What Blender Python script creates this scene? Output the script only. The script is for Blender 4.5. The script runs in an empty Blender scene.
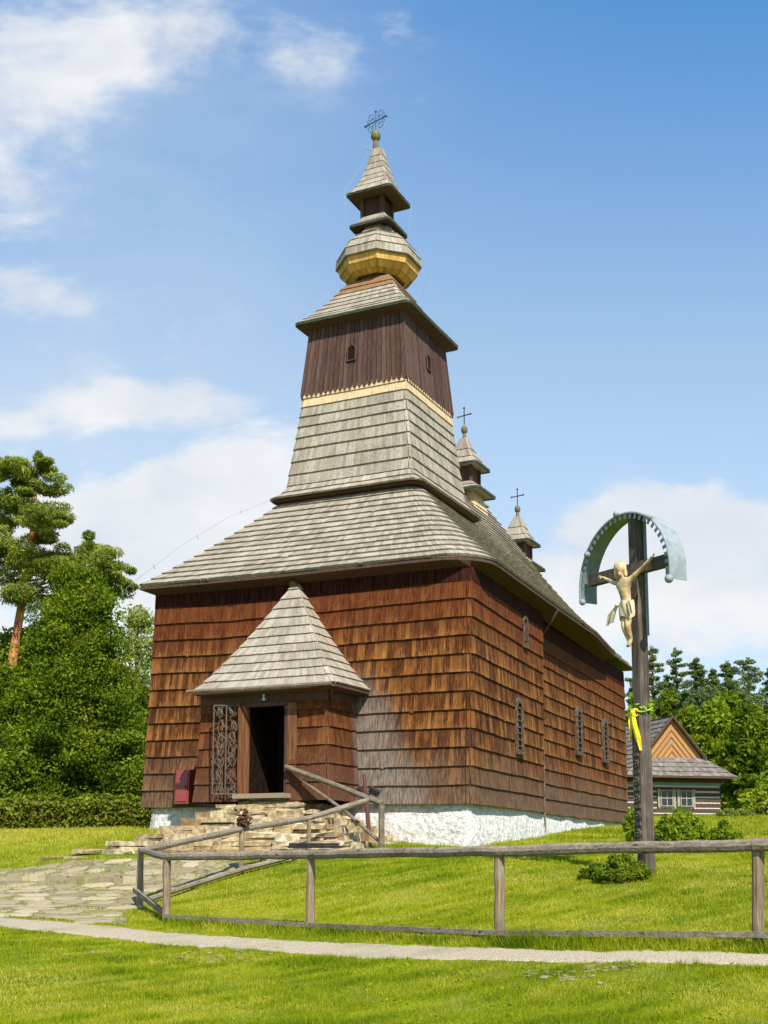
import bpy, bmesh, math, random
import numpy as np
from mathutils import Vector, Matrix, noise
random.seed(7); rng = np.random.default_rng(7)
R = math.radians; PI = math.pi
sc = bpy.context.scene; COL = sc.collection

# ------------------------------------------------------------------ camera, sky, sun, exposure
EYE = 1.75                                             # eye height; heights below are relative to the eye
F, TILT, CX, CY = 1200.0, R(8), 384.0, 679.4
cam = bpy.data.cameras.new('camera'); camo = bpy.data.objects.new('camera', cam); COL.objects.link(camo)
camo.location = (0, 0, EYE); camo.rotation_euler = (R(90) + TILT, 0, 0)
cam.sensor_fit = 'VERTICAL'; cam.sensor_height = 36; cam.lens = 36 * F / 1024
cam.shift_y = (CY - 512) / 1024; cam.clip_end = 5000; cam.clip_start = .1
sc.camera = camo
SUN_EL, SUN_AZ = R(48), R(162)                         # azimuth clockwise from +Y (behind the camera, to its right)
sun = bpy.data.lights.new('sun', 'SUN'); sun.energy = 4.0; sun.angle = R(.5); sun.color = (1, .95, .87)
suno = bpy.data.objects.new('sun', sun); COL.objects.link(suno)
sdir = Vector((math.sin(SUN_AZ) * math.cos(SUN_EL), math.cos(SUN_AZ) * math.cos(SUN_EL), math.sin(SUN_EL)))
suno.rotation_euler = sdir.to_track_quat('Z', 'Y').to_euler()
sc.view_settings.view_transform = 'Standard'; sc.view_settings.look = 'None'
sc.view_settings.exposure = .95; sc.view_settings.gamma = 1

def ray(x, y):
    dx = (x - CX) / F; up = (CY - y) / F
    return Vector((dx, math.cos(TILT) - up * math.sin(TILT), math.sin(TILT) + up * math.cos(TILT)))
def at(x, y, Y):
    r = ray(x, y); return r * (Y / r.y)

W = bpy.data.worlds.new('World'); sc.world = W; W.use_nodes = True
nt = W.node_tree; nt.nodes.clear()
class N:
    """tiny node helper"""
    def __init__(s, tree): s.t = tree
    def n(s, kind, **kw):
        nd = s.t.nodes.new(kind)
        for k, v in kw.items(): setattr(nd, k, v)
        return nd
    def inp(s, sock, v):
        if isinstance(v, bpy.types.NodeSocket): s.t.links.new(v, sock)
        elif v is not None:
            try: sock.default_value = v
            except Exception: sock.default_value = (*v, 1)
    def m(s, op, a, b=None, c=None, clamp=False):
        nd = s.n('ShaderNodeMath', operation=op, use_clamp=clamp)
        s.inp(nd.inputs[0], a); s.inp(nd.inputs[1], b); s.inp(nd.inputs[2], c)
        return nd.outputs[0]
    def mix(s, f, a, b, mode='MIX'):
        nd = s.n('ShaderNodeMix', data_type='RGBA', blend_type=mode)
        s.inp(nd.inputs[0], f); s.inp(nd.inputs[6], a); s.inp(nd.inputs[7], b)
        return nd.outputs[2]
    def noise(s, vec, scale, detail=4, rough=.55, dist=0.):
        nd = s.n('ShaderNodeTexNoise'); s.inp(nd.inputs['Vector'], vec)
        s.inp(nd.inputs['Scale'], scale); s.inp(nd.inputs['Detail'], detail); s.inp(nd.inputs['Roughness'], rough); s.inp(nd.inputs['Distortion'], dist)
        return nd.outputs[0]
    def ramp(s, f, stops):
        nd = s.n('ShaderNodeValToRGB'); s.inp(nd.inputs[0], f)
        cr = nd.color_ramp
        while len(cr.elements) < len(stops): cr.elements.new(.5)
        for e, (p, c) in zip(cr.elements, stops):
            e.position = p; e.color = (*c, 1) if len(c) == 3 else c
        return nd.outputs[0]
    def mapr(s, f, a, b, c=0., d=1., smooth=True):
        nd = s.n('ShaderNodeMapRange', interpolation_type='SMOOTHSTEP' if smooth else 'LINEAR')
        for i, v in enumerate((f, a, b, c, d)): s.inp(nd.inputs[i], v)
        return nd.outputs[0]
    def scale(s, vec, v):
        nd = s.n('ShaderNodeMapping'); s.inp(nd.inputs['Vector'], vec); nd.inputs['Scale'].default_value = v
        return nd.outputs[0]
g = N(nt)
sky = g.n('ShaderNodeTexSky', sky_type='NISHITA'); sky.sun_disc = False
sky.sun_elevation = SUN_EL; sky.sun_rotation = SUN_AZ; sky.altitude = 600; sky.air_density = 1.0; sky.dust_density = .6; sky.ozone_density = 1.6
tc = g.n('ShaderNodeTexCoord'); sep = g.n('ShaderNodeSeparateXYZ'); nt.links.new(tc.outputs['Generated'], sep.inputs[0])
dx, dy, dz = sep.outputs
ay = g.m('MAXIMUM', g.m('ABSOLUTE', dy), .15)
qx = g.m('DIVIDE', dx, ay); qz = g.m('DIVIDE', dz, ay)
comb = g.n('ShaderNodeCombineXYZ'); g.inp(comb.inputs[0], qx); g.inp(comb.inputs[1], g.m('MULTIPLY', qz, 1.7)); g.inp(comb.inputs[2], .37)
cv = comb.outputs[0]
n1 = g.noise(cv, 6.5, 10, .58, .25); n2 = g.noise(cv, 18.0, 6, .6, .2)
blobs = [  # direction of each cloud bank given as a view direction, half widths, strength
    (50, 45, 200, 85, .92), (250, 45, 110, 45, .62), (15, 150, 80, 80, .62), (405, 28, 40, 26, .48), (405, 98, 30, 14, .25),
    (20, 240, 80, 45, .5), (25, 300, 70, 60, .62), (150, 350, 80, 45, .58), (165, 402, 110, 34, .95), (20, 425, 40, 20, .45),
    (240, 460, 90, 50, .75), (160, 545, 160, 66, 1.35), (60, 545, 90, 56, 1.25), (0, 470, 50, 30, .45), (270, 500, 100, 80, 1.15),
    (640, 530, 80, 42, 1.2), (735, 530, 80, 48, 1.35), (640, 595, 140, 58, 1.2), (740, 620, 150, 80, .85), (600, 680, 300, 70, .7), (100, 650, 300, 80, .7), (900, 540, 120, 60, .9), (-120, 500, 130, 70, .9)]
cov = None; 
for (px, py, rx, ry, w) in blobs:
    r_ = ray(px, py); r_ /= r_.y
    ex = g.m('DIVIDE', g.m('SUBTRACT', qx, r_.x), rx / F); ez = g.m('DIVIDE', g.m('SUBTRACT', qz, r_.z), ry / F)
    d2 = g.m('ADD', g.m('MULTIPLY', ex, ex), g.m('MULTIPLY', ez, ez))
    e = g.m('MULTIPLY', g.m('EXPONENT', g.m('MULTIPLY', d2, -.8)), w)
    cov = e if cov is None else g.m('MAXIMUM', cov, e)
nn = g.m('ADD', g.m('MULTIPLY', n1, .75), g.m('MULTIPLY', n2, .25))
dens = g.mapr(g.m('ADD', cov, g.m('MULTIPLY', g.m('SUBTRACT', nn, .5), 3.1)), g.mapr(qz, .28, .50, .32, .14), g.mapr(qz, .28, .50, .80, 1.0))
dens = g.m('MULTIPLY', dens, g.mapr(cov, .02, .30))
shade = g.mapr(g.noise(cv, 7.0, 5, .5), .3, .7)
ccol = g.mix(shade, (3.15, 3.32, 3.55), (4.0, 4.0, 4.0))
skyc = g.mix(1.0, sky.outputs[0], (1.02, 1.04, 1.0), 'MULTIPLY')
pale = g.mix(g.mapr(qz, .05, .85, .62, .10), skyc, (2.5, 3.6, 4.9))
pale = g.mix(1., pale, g.mix(g.mapr(qz, .42, .80, smooth=False), (.88, .85, .82), (.36, .73, .99)), 'MULTIPLY')
def veil(px, py, rx, ry):
    r_ = ray(px, py); r_ /= r_.y
    ex = g.m('DIVIDE', g.m('SUBTRACT', qx, r_.x), rx / F); ez = g.m('DIVIDE', g.m('SUBTRACT', qz, r_.z), ry / F)
    return g.m('EXPONENT', g.m('MULTIPLY', g.m('ADD', g.m('MULTIPLY', ex, ex), g.m('MULTIPLY', ez, ez)), -1))
vl = g.m('ADD', g.m('MULTIPLY', veil(40, 60, 330, 200), .55), g.m('MULTIPLY', veil(80, 430, 260, 210), .50)); vl = g.m('ADD', vl, g.m('MULTIPLY', veil(650, 600, 320, 130), .5))
pale = g.mix(g.m('MULTIPLY', vl, g.mapr(n1, .25, .7, .55, 1.0), None, True), pale, (2.9, 3.25, 3.65))
skyf = g.mix(g.m('MULTIPLY', dens, .90), pale, ccol)
bg = g.n('ShaderNodeBackground'); nt.links.new(skyf, bg.inputs[0]); bg.inputs[1].default_value = .125
nt.links.new(bg.outputs[0], g.n('ShaderNodeOutputWorld').inputs[0])

# ------------------------------------------------------------------ frames and object helpers
AZ = R(25.8)
CC = Vector((2.0206, 28.0, EYE))                       # foot of the church's near corner (eye level)
M_CH = Matrix.Translation(CC) @ Matrix.Rotation(-AZ, 4, 'Z')
M_W = Matrix.Translation((0, 0, EYE))
XF = {}
def tag(o, label=None, cat=None, group=None, kind=None):
    if label: o['label'] = label
    if cat: o['category'] = cat
    if group: o['group'] = group
    if kind: o['kind'] = kind
    return o
def empty(name, M, loc, label, cat, group=None):
    """a thing: an Empty at its base, loc given in frame M"""
    o = bpy.data.objects.new(name, None); COL.objects.link(o)
    m = M @ Matrix.Translation(loc); o.matrix_world = m
    o.location = m.to_translation(); o.rotation_euler = m.to_euler(); o.empty_display_size = .3
    XF[o.name] = m; tag(o, label, cat, group); return o
class G:
    """collects faces in a frame; build() links them as ONE mesh object"""
    def __init__(s, M=M_W): s.v = []; s.f = []; s.r = []; s.M = M; s.w = {}
    def add(s, vs, fs, r=None):
        b = len(s.v); s.v += [tuple(v) for v in vs]
        if r is None: r = random.random()
        for f in fs: s.f.append(tuple(b + i for i in f)); s.r.append(r)
    def box(s, x0, x1, y0, y1, z0, z1, r=None, rot=None, c=None):
        vs = [Vector((x, y, z)) for z in (z0, z1) for y in (y0, y1) for x in (x0, x1)]
        if rot is not None:
            c = Vector(c) if c else Vector(((x0+x1)/2, (y0+y1)/2, (z0+z1)/2)); vs = [rot @ (v - c) + c for v in vs]
        s.add(vs, [(0,2,3,1),(4,5,7,6),(0,1,5,4),(2,6,7,3),(0,4,6,2),(1,3,7,5)], r)
    def hexa(s, b4, t4, r=None):
        s.add(list(b4) + list(t4), [(3,2,1,0),(4,5,6,7),(0,1,5,4),(1,2,6,5),(2,3,7,6),(3,0,4,7)], r)
    def beam(s, p, q, w, h, up=(0,0,1), r=None, w2=None, h2=None):
        p = Vector(p); q = Vector(q); d = (q - p).normalized(); up = Vector(up)
        sx = d.cross(up).normalized() if abs(d.dot(up)) < .99 else d.cross(Vector((1,0,0))).normalized(); uy = sx.cross(d)
        w2 = w if w2 is None else w2; h2 = h if h2 is None else h2
        A = [p + sx*a*w/2 + uy*b*h/2 for a, b in ((-1,-1),(1,-1),(1,1),(-1,1))]
        B = [q + sx*a*w2/2 + uy*b*h2/2 for a, b in ((-1,-1),(1,-1),(1,1),(-1,1))]
        s.hexa(A, B, r)
    def tube(s, pts, rad, seg=8, r=None, cap=True):
        pts = [Vector(p) for p in pts]; n = len(pts); rings = []
        rads = rad if isinstance(rad, (list, tuple)) else [rad] * n
        ref = None
        for i, p in enumerate(pts):
            d = (pts[min(i+1, n-1)] - pts[max(i-1, 0)]).normalized()
            if ref is None: ref = d.orthogonal().normalized()
            ref = (ref - d * ref.dot(d)).normalized(); bi = d.cross(ref)
            rings.append([p + (ref*math.cos(2*PI*k/seg) + bi*math.sin(2*PI*k/seg)) * rads[i] for k in range(seg)])
        vs = [v for rg in rings for v in rg]; fs = []
        for i in range(n - 1):
            for k in range(seg):
                a = i*seg + k; b = i*seg + (k+1) % seg; fs.append((a, b, b+seg, a+seg))
        if cap: fs.append(tuple(reversed(range(seg)))); fs.append(tuple((n-1)*seg + k for k in range(seg)))
        s.add(vs, fs, r)
    def loft(s, rings, closed=True, cap0=False, cap1=False, r=None):
        n = len(rings[0]); vs = [p for rg in rings for p in rg]; fs = []
        for i in range(len(rings) - 1):
            for k in range(n if closed else n - 1):
                a = i*n + k; b = i*n + (k+1) % n; fs.append((a, b, b+n, a+n))
        if cap0: fs.append(tuple(reversed(range(n))))
        if cap1: fs.append(tuple((len(rings)-1)*n + k for k in range(n)))
        s.add(vs, fs, r)
    def sphere(s, c, rad, seg=12, sc_=(1,1,1), r=None, jit=0):
        c = Vector(c); rings = []
        for i in range(1, seg // 2 + 1):
            t = PI * i / (seg // 2 + 1)
            rings.append([c + Vector((math.sin(t)*math.cos(2*PI*k/seg)*sc_[0], math.sin(t)*math.sin(2*PI*k/seg)*sc_[1], -math.cos(t)*sc_[2])) * rad * (1 + random.uniform(-jit, jit)) for k in range(seg)])
        s.loft(rings, True, True, True, r)
    def shingles(s, rings, width=.1, t=.03, ov=.06, jit=.012, gap=.0018, closed=False):
        jit = jit * .22
        """rows of lapped shingles between successive rings (bottom first, left to right seen from outside)"""
        for i in range(len(rings) - 1):
            A = [Vector(p) for p in rings[i]]; B = [Vector(p) for p in rings[i+1]]
            if closed: A.append(A[0]); B.append(B[0])
            L = [0.]
            for k in range(len(A) - 1): L.append(L[-1] + (A[k+1] - A[k]).length)
            tot = L[-1]
            if tot < 1e-4: continue
            cnt = max(1, int(tot / width)); cuts = [0.]
            for k in range(1, cnt): cuts.append(tot * (k + random.uniform(-.28, .28)) / cnt)
            cuts.append(tot)
            for k, l in enumerate(L[1:-1]):      # shingles meet at sharp corners
                d1 = (A[k+1]-A[k]).normalized(); d2 = (A[k+2]-A[k+1]).normalized()
                if d1.dot(d2) < .9:
                    j = min(range(len(cuts)), key=lambda q: abs(cuts[q] - l)); 
                    if 0 < j < len(cuts) - 1: cuts[j] = l
            def ev(P, x):
                x = min(max(x, 0), tot - 1e-6); k = 0
                while L[k+1] <= x: k += 1
                f = (x - L[k]) / max(L[k+1] - L[k], 1e-9); return P[k].lerp(P[k+1], f)
            for c0, c1 in zip(cuts, cuts[1:]):
                p0, p1 = ev(A, c0 + gap), ev(A, c1 - gap); q0, q1 = ev(B, c0 + gap), ev(B, c1 - gap)
                e = p1 - p0; u = (q0 + q1) / 2 - (p0 + p1) / 2
                nrm = e.cross(u)
                if nrm.length < 1e-9: continue
                nrm.normalize(); ul = u.length; un = u / ul
                th = t * 1.2 * random.uniform(.95, 1.05); j = random.uniform(-jit, jit)
                wv = un * ((.014 * noise.noise((p0 + p1) * .45) * t / .04)); wv2 = un * (.012 * noise.noise(p1 * .9 + Vector((3, i, 0)))); slip = random.uniform(.012, .035) if random.random() < .008 else 0
                j += slip; p0 = p0 + wv + wv2; p1 = p1 + wv + wv2
                p0 = p0 - un * j; p1 = p1 - un * (j + random.uniform(-.3, .3) * jit)
                q0 = q0 + (q0 - p0) * (ov / ul); q1 = q1 + (q1 - p1) * (ov / ul)
                b0_ = len(s.v); s.w.update({b0_+k_: 1. for k_ in (2, 3, 6, 7)}); s.w.update({b0_+k_: 0. for k_ in (0, 1, 4, 5)})
                s.add([p0, p1, q1, q0, p0 + nrm*th, p1 + nrm*th*random.uniform(.94, 1.06), q1 + nrm*.004, q0 + nrm*.004],
                      [(4,5,6,7), (0,1,5,4), (1,2,6,5), (3,0,4,7)])
    def build(s, name, mat, parent=None, smooth=False, label=None):
        m = XF[parent.name] if parent is not None else M_W
        V = np.array(s.v, dtype=float); T = np.array(m.inverted() @ s.M)
        if parent is None: T = np.array(s.M)
        V = V @ T[:3,:3].T + T[:3,3]
        me = bpy.data.meshes.new(name); me.from_pydata(V.tolist(), [], s.f); 
        at_ = me.attributes.new('rnd', 'FLOAT', 'FACE'); at_.data.foreach_set('value', np.array(s.r, dtype=np.float32))
        if s.w:      # how far up its shingle each corner lies: the sheltered top keeps its dark stain, the exposed butt wears
            wa = me.attributes.new('upper', 'FLOAT', 'POINT'); wa.data.foreach_set('value', np.array([s.w.get(k_, .5) for k_ in range(len(s.v))], dtype=np.float32))
        me.materials.append(mat)
        if smooth: me.polygons.foreach_set('use_smooth', [True] * len(me.polygons))
        me.update()
        o = bpy.data.objects.new(name, me); COL.objects.link(o)
        if parent is not None: o.parent = parent; XF[o.name] = m
        else: XF[o.name] = Matrix.Identity(4)
        if label: o['label'] = label
        return o
def recentre(o):
    """put a single-mesh thing's origin at its base"""
    me = o.data; n = len(me.vertices); a = np.empty(n*3, dtype=np.float32); me.vertices.foreach_get('co', a); a = a.reshape(-1, 3)
    c = np.array([(a[:,0].min()+a[:,0].max())/2, (a[:,1].min()+a[:,1].max())/2, a[:,2].min()], dtype=np.float32)
    me.vertices.foreach_set('co', (a - c).ravel()); me.update(); o.location = Vector(c.tolist()); return o
def fast_mesh(name, V, nper, mat, rnd, parent=None):
    """many loose polygons of nper corners, V is (n*nper, 3) world-eye coordinates"""
    V = np.asarray(V, dtype=np.float32).copy(); V[:,2] += EYE
    off = np.zeros(3, dtype=np.float32)
    if parent is not None:
        T = np.array(XF[parent.name].inverted()); V = V @ T[:3,:3].T + T[:3,3]
    n = len(V); k = n // nper; me = bpy.data.meshes.new(name)
    me.vertices.add(n); me.vertices.foreach_set('co', V.astype(np.float32).ravel())
    me.loops.add(n); me.loops.foreach_set('vertex_index', np.arange(n, dtype=np.int32))
    me.polygons.add(k); me.polygons.foreach_set('loop_start', np.arange(0, n, nper, dtype=np.int32))
    me.update(calc_edges=True)
    at_ = me.attributes.new('rnd', 'FLOAT', 'FACE'); at_.data.foreach_set('value', np.asarray(rnd, dtype=np.float32))
    me.materials.append(mat); o = bpy.data.objects.new(name, me); COL.objects.link(o)
    if parent is not None: o.parent = parent; XF[o.name] = XF[parent.name]
    return o

# ------------------------------------------------------------------ materials
def mat(name, fn, rough=.8, spec=.25):
    m = bpy.data.materials.new(name); m.use_nodes = True; t = m.node_tree; q = N(t)
    b = t.nodes['Principled BSDF']; b.inputs['Roughness'].default_value = rough; b.inputs['Specular IOR Level'].default_value = spec
    tcn = q.n('ShaderNodeTexCoord'); at_ = q.n('ShaderNodeAttribute', attribute_name='rnd')
    geo = q.n('ShaderNodeNewGeometry')
    col, bump, dist = fn(q, geo.outputs['Position'], at_.outputs['Fac'])
    q.inp(b.inputs['Base Color'], col)
    if bump is not None:
        bn = q.n('ShaderNodeBump'); bn.inputs['Strength'].default_value = .7; bn.inputs['Distance'].default_value = dist
        q.inp(bn.inputs['Height'], bump); q.inp(b.inputs['Normal'], bn.outputs[0])
    return m
def flat(name, c, rough=.6, spec=.3, var=.15, metal=0):
    def fn(q, p, r):
        n_ = q.noise(p, 9, 4); f = q.mapr(n_, .3, .7, 1-var, 1+var)
        nd = q.n('ShaderNodeVectorMath', operation='SCALE'); nd.inputs[0].default_value = c; q.inp(nd.inputs['Scale'], f)
        return nd.outputs[0], n_, .004
    m = mat(name, fn, rough, spec); m.node_tree.nodes['Principled BSDF'].inputs['Metallic'].default_value = metal
    return m
def seprnd(q, r, k):   # another random number from the shingle's own
    return q.m('FRACT', q.m('MULTIPLY', r, k))
def f_wall(q, p, r):
    grain = q.noise(q.scale(p, (34, 34, 2.0)), 1, 6, .8); fine = q.noise(q.scale(p, (110, 110, 5)), 1, 3, .6)
    big = q.noise(p, .55, 4, .6); med = q.noise(q.scale(p, (1, 1, .5)), 3.2, 4, .6)
    base = q.ramp(q.m('ADD', q.m('MULTIPLY', r, .62), q.m('MULTIPLY', med, .38)),
        [(.1, (.030, .010, .005)), (.35, (.062, .021, .008)), (.55, (.108, .038, .012)), (.74, (.185, .070, .019)), (.94, (.32, .150, .042))])
    base = q.mix(q.m('MULTIPLY', q.mapr(grain, .48, .70, 0, .9), q.mapr(med, .38, .62, .25, 1)), base, (.40, .175, .038)); base = q.mix(q.mapr(grain, .49, .34, 0, .8), base, (.026, .010, .006))
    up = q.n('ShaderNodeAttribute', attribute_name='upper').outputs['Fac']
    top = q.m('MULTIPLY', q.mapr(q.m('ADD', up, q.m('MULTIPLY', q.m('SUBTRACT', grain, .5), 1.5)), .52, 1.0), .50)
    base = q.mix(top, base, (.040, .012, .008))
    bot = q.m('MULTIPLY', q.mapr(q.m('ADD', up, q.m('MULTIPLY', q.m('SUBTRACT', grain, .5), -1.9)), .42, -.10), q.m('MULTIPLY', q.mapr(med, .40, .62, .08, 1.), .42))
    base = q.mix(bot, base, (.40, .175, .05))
    sp = q.n('ShaderNodeSeparateXYZ'); q.inp(sp.inputs[0], p); z = q.m('SUBTRACT', sp.outputs[2], EYE)
    # red-brown stain high up under the eaves, grey weathering towards the foot of the wall and where the porch roof drips
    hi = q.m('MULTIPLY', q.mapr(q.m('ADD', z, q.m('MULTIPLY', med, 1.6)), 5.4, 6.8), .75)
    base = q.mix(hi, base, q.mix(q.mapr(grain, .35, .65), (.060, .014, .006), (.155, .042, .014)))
    lo = q.mapr(q.m('ADD', z, q.m('MULTIPLY', q.m('SUBTRACT', big, .5), 2.2)), 2.9, 1.2)
    greyc = q.mix(q.mapr(grain, .35, .65), (.050, .030, .020), (.185, .120, .075))
    base = q.mix(q.m('MULTIPLY', lo, .80), base, greyc)
    # drip stain beside the porch: along a line in the front wall's own coordinates
    cx_, cy_ = M_CH.to_translation().x, M_CH.to_translation().y
    a = q.m('ADD', q.m('MULTIPLY', q.m('SUBTRACT', sp.outputs[0], cx_), math.cos(AZ)), q.m('MULTIPLY', q.m('SUBTRACT', sp.outputs[1], cy_), -math.sin(AZ)))
    b = q.m('ADD', q.m('MULTIPLY', q.m('SUBTRACT', sp.outputs[0], cx_), math.sin(AZ)), q.m('MULTIPLY', q.m('SUBTRACT', sp.outputs[1], cy_), math.cos(AZ)))
    front = q.m('MULTIPLY', q.mapr(b, .35, .15), q.mapr(b, -.35, -.15))
    run = q.mapr(q.m('ADD', q.m('ADD', a, q.m('MULTIPLY', z, .46)), q.m('MULTIPLY', q.m('SUBTRACT', big, .5), 1.2)), -.10, -1.25)
    run = q.m('MULTIPLY', run, q.mapr(q.m('ADD', z, q.m('MULTIPLY', med, .8)), 5.0, 3.9)); run = q.m('MULTIPLY', run, q.mapr(a, -3.6, -2.9)); run = q.m('MULTIPLY', run, front)
    pale = q.mix(q.mapr(grain, .35, .66), (.085, .066, .052), (.29, .24, .195))
    base = q.mix(q.m('MULTIPLY', run, .82), base, pale)
    return base, q.m('ADD', grain, q.m('MULTIPLY', fine, .6)), .012
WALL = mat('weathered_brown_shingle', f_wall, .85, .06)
def f_roof(q, p, r):
    grain = q.noise(q.scale(p, (40, 40, 3)), 1, 4, .6); med = q.noise(p, 1.3, 5, .6); lich = q.noise(p, 7, 5, .7)
    base = q.ramp(q.m('ADD', q.m('MULTIPLY', r, .34), q.m('MULTIPLY', q.m('ADD', med, .04), .66)),
        [(.15, (.17, .138, .100)), (.42, (.27, .228, .168)), (.62, (.345, .298, .228)), (.85, (.43, .38, .30))])
    base = q.mix(q.mapr(grain, .52, .34, 0, .6), base, (.12, .095, .070)); base = q.mix(q.mapr(lich, .58, .75, 0, .35), base, (.20, .17, .10))
    return base, grain, .010
FRIEZE = mat('eave_shaded_frieze', lambda q, p, r: (q.mix(q.mapr(q.noise(q.scale(p, (30,30,1.5)), 1, 4), .35, .68), (.018,.0055,.004), (.058,.018,.012)), None, 0), .9, .04)  # dark brown boards, their colour deepened further to paint in the eave shade
ROOF = mat('weathered_grey_shingle', f_roof, .85, .15)
def f_gold(q, p, r):
    grain = q.noise(q.scale(p, (30, 30, 2)), 1, 4, .6)
    return q.mix(q.mapr(grain, .3, .7), q.ramp(r, [(0, (.40, .27, .12)), (1, (.54, .39, .20))]), (.60, .46, .28)), grain, .006
GOLD = mat('new_wood_shingle', f_gold, .6, .3)
def f_dark(q, p, r):
    grain = q.noise(q.scale(p, (32, 32, 1.3)), 1, 5, .65)
    base = q.ramp(q.m('ADD', q.m('MULTIPLY', r, .22), q.m('MULTIPLY', q.m('ADD', grain, .14), .78)), [(.2, (.028, .013, .010)), (.5, (.064, .033, .025)), (.8, (.125, .073, .056)), (1, (.20, .13, .10))])
    return base, grain, .012
DARK = mat('dark_brown_board', f_dark, .8, .1)
def f_log(q, p, r):
    grain = q.noise(q.scale(p, (14, 14, 14)), 1, 6, .7, 1.5); med = q.noise(p, 4, 4)
    return q.ramp(q.m('ADD', q.m('MULTIPLY', grain, .7), q.m('MULTIPLY', med, .3)), [(.3, (.055, .042, .028)), (.5, (.155, .122, .083)), (.7, (.285, .235, .17))]), grain, .012
LOG = mat('weathered_rail_wood', f_log, .85, .1)
def f_rail(q, p, r):
    grain = q.noise(q.scale(p, (1.6, 30, 38)), 1, 6, .7, .3); med = q.noise(p, 2.5, 4); kn = q.n('ShaderNodeTexVoronoi'); q.inp(kn.inputs['Vector'], q.scale(p, (2.6, 5, 9))); kn.inputs['Scale'].default_value = 1
    c = q.ramp(q.m('ADD', q.m('MULTIPLY', grain, .7), q.m('MULTIPLY', med, .3)), [(.34, (.085, .066, .045)), (.5, (.205, .165, .118)), (.66, (.34, .285, .21))])
    return q.mix(q.mapr(kn.outputs['Distance'], .10, .16, .75, 0), c, (.045, .030, .018)), grain, .02
RAIL = mat('grained_rail_wood', f_rail, .85, .1)
def f_post(q, p, r):
    grain = q.noise(q.scale(p, (34, 34, 2.2)), 1, 6, .7, .3); med = q.noise(p, 3, 4)
    return q.ramp(q.m('ADD', q.m('MULTIPLY', grain, .7), q.m('MULTIPLY', med, .3)), [(.34, (.09, .062, .038)), (.5, (.22, .16, .10)), (.66, (.36, .28, .185))]), grain, .02
POSTM = mat('grained_post_wood', f_post, .85, .1)
def f_cross(q, p, r):
    grain = q.noise(q.scale(p, (38, 38, 1.6)), 1, 6, .7); med = q.noise(p, 3, 4)
    return q.ramp(q.m('ADD', q.m('MULTIPLY', grain, .65), q.m('MULTIPLY', med, .35)), [(.32, (.026, .019, .015)), (.5, (.092, .070, .052)), (.68, (.20, .16, .12))]), grain, .02
CROSSW = mat('cracked_grey_oak', f_cross, .8, .2)
def f_plaster(q, p, r):
    a = q.noise(p, 2.2, 6, .65); b = q.noise(p, 8, 5, .6); st = q.noise(q.scale(p, (6, 6, 14)), 1, 4, .6)
    sp = q.n('ShaderNodeSeparateXYZ'); q.inp(sp.inputs[0], p)
    c = q.mix(q.mapr(b, .35, .62), (.46, .42, .35), (.66, .645, .60)); c = q.mix(q.mapr(st, .60, .72, 0, .7), c, (.42, .36, .28))
    return c, q.m('ADD', q.m('MULTIPLY', a, 2.), b), .10
PLAST = mat('limewashed_stone', f_plaster, .9, .1)
def f_stone(q, p, r):
    a = q.noise(p, 6, 6, .65); b = q.noise(p, 28, 4, .6)
    c = q.ramp(q.m('ADD', q.m('MULTIPLY', r, .7), q.m('MULTIPLY', a, .3)), [(.1, (.26, .155, .060)), (.35, (.42, .30, .14)), (.6, (.53, .42, .235)), (.85, (.63, .53, .34))])
    c = q.mix(q.mapr(a, .60, .42, 0, .65), c, (.17, .13, .085)); return c, q.m('ADD', a, q.m('MULTIPLY', b, .4)), .04
STONE = mat('ochre_sandstone', f_stone, .9, .12)
def f_flag(q, p, r):
    a = q.noise(p, 3, 6, .65); b = q.noise(p, 28, 4, .6)
    c = q.ramp(q.m('ADD', q.m('MULTIPLY', r, .6), q.m('MULTIPLY', a, .4)), [(.15, (.20, .155, .088)), (.5, (.30, .245, .150)), (.85, (.43, .36, .235))])
    c = q.mix(q.mapr(a, .58, .66, 0, .5), c, (.15, .16, .04)); return c, q.m('ADD', a, q.m('MULTIPLY', b, .4)), .03
FLAG = mat('grey_flagstone', f_flag, .9, .12)
def f_path(q, p, r):
    a = q.noise(p, 1.2, 5, .6); b = q.noise(p, 55, 5, .7); v = q.n('ShaderNodeTexVoronoi'); q.inp(v.inputs['Vector'], p); v.inputs['Scale'].default_value = 38
    c = q.mix(q.mapr(b, .35, .65), (.28, .225, .145), (.52, .43, .30)); c = q.mix(q.mapr(a, .52, .70, 0, .45), c, (.20, .20, .085))
    c = q.mix(q.mapr(v.outputs['Distance'], .0, .25, .35, 0), c, (.62, .57, .48)); return c, q.m('ADD', b, v.outputs['Distance']), .02
DIRT = flat('mossy_dirt', (.21, .18, .095), .95, .05, .5)
PATH = mat('fine_gravel', f_path, .95, .1)
def f_ground(q, p, r):
    a = q.noise(p, .35, 5, .6); b = q.noise(p, 1.7, 5, .65); c_ = q.noise(q.scale(p, (20, 20, 8)), 1, 5, .7)
    c = q.mix(q.mapr(a, .38, .62), (.11, .145, .003), (.24, .26, .006)); c = q.mix(q.mapr(b, .50, .68, 0, .7), c, (.23, .22, .055))
    c = q.mix(q.mapr(c_, .55, .35, 0, .6), c, (.045, .070, .012)); return c, c_, .05
GROUND = mat('meadow', f_ground, .95, .05)
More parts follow.
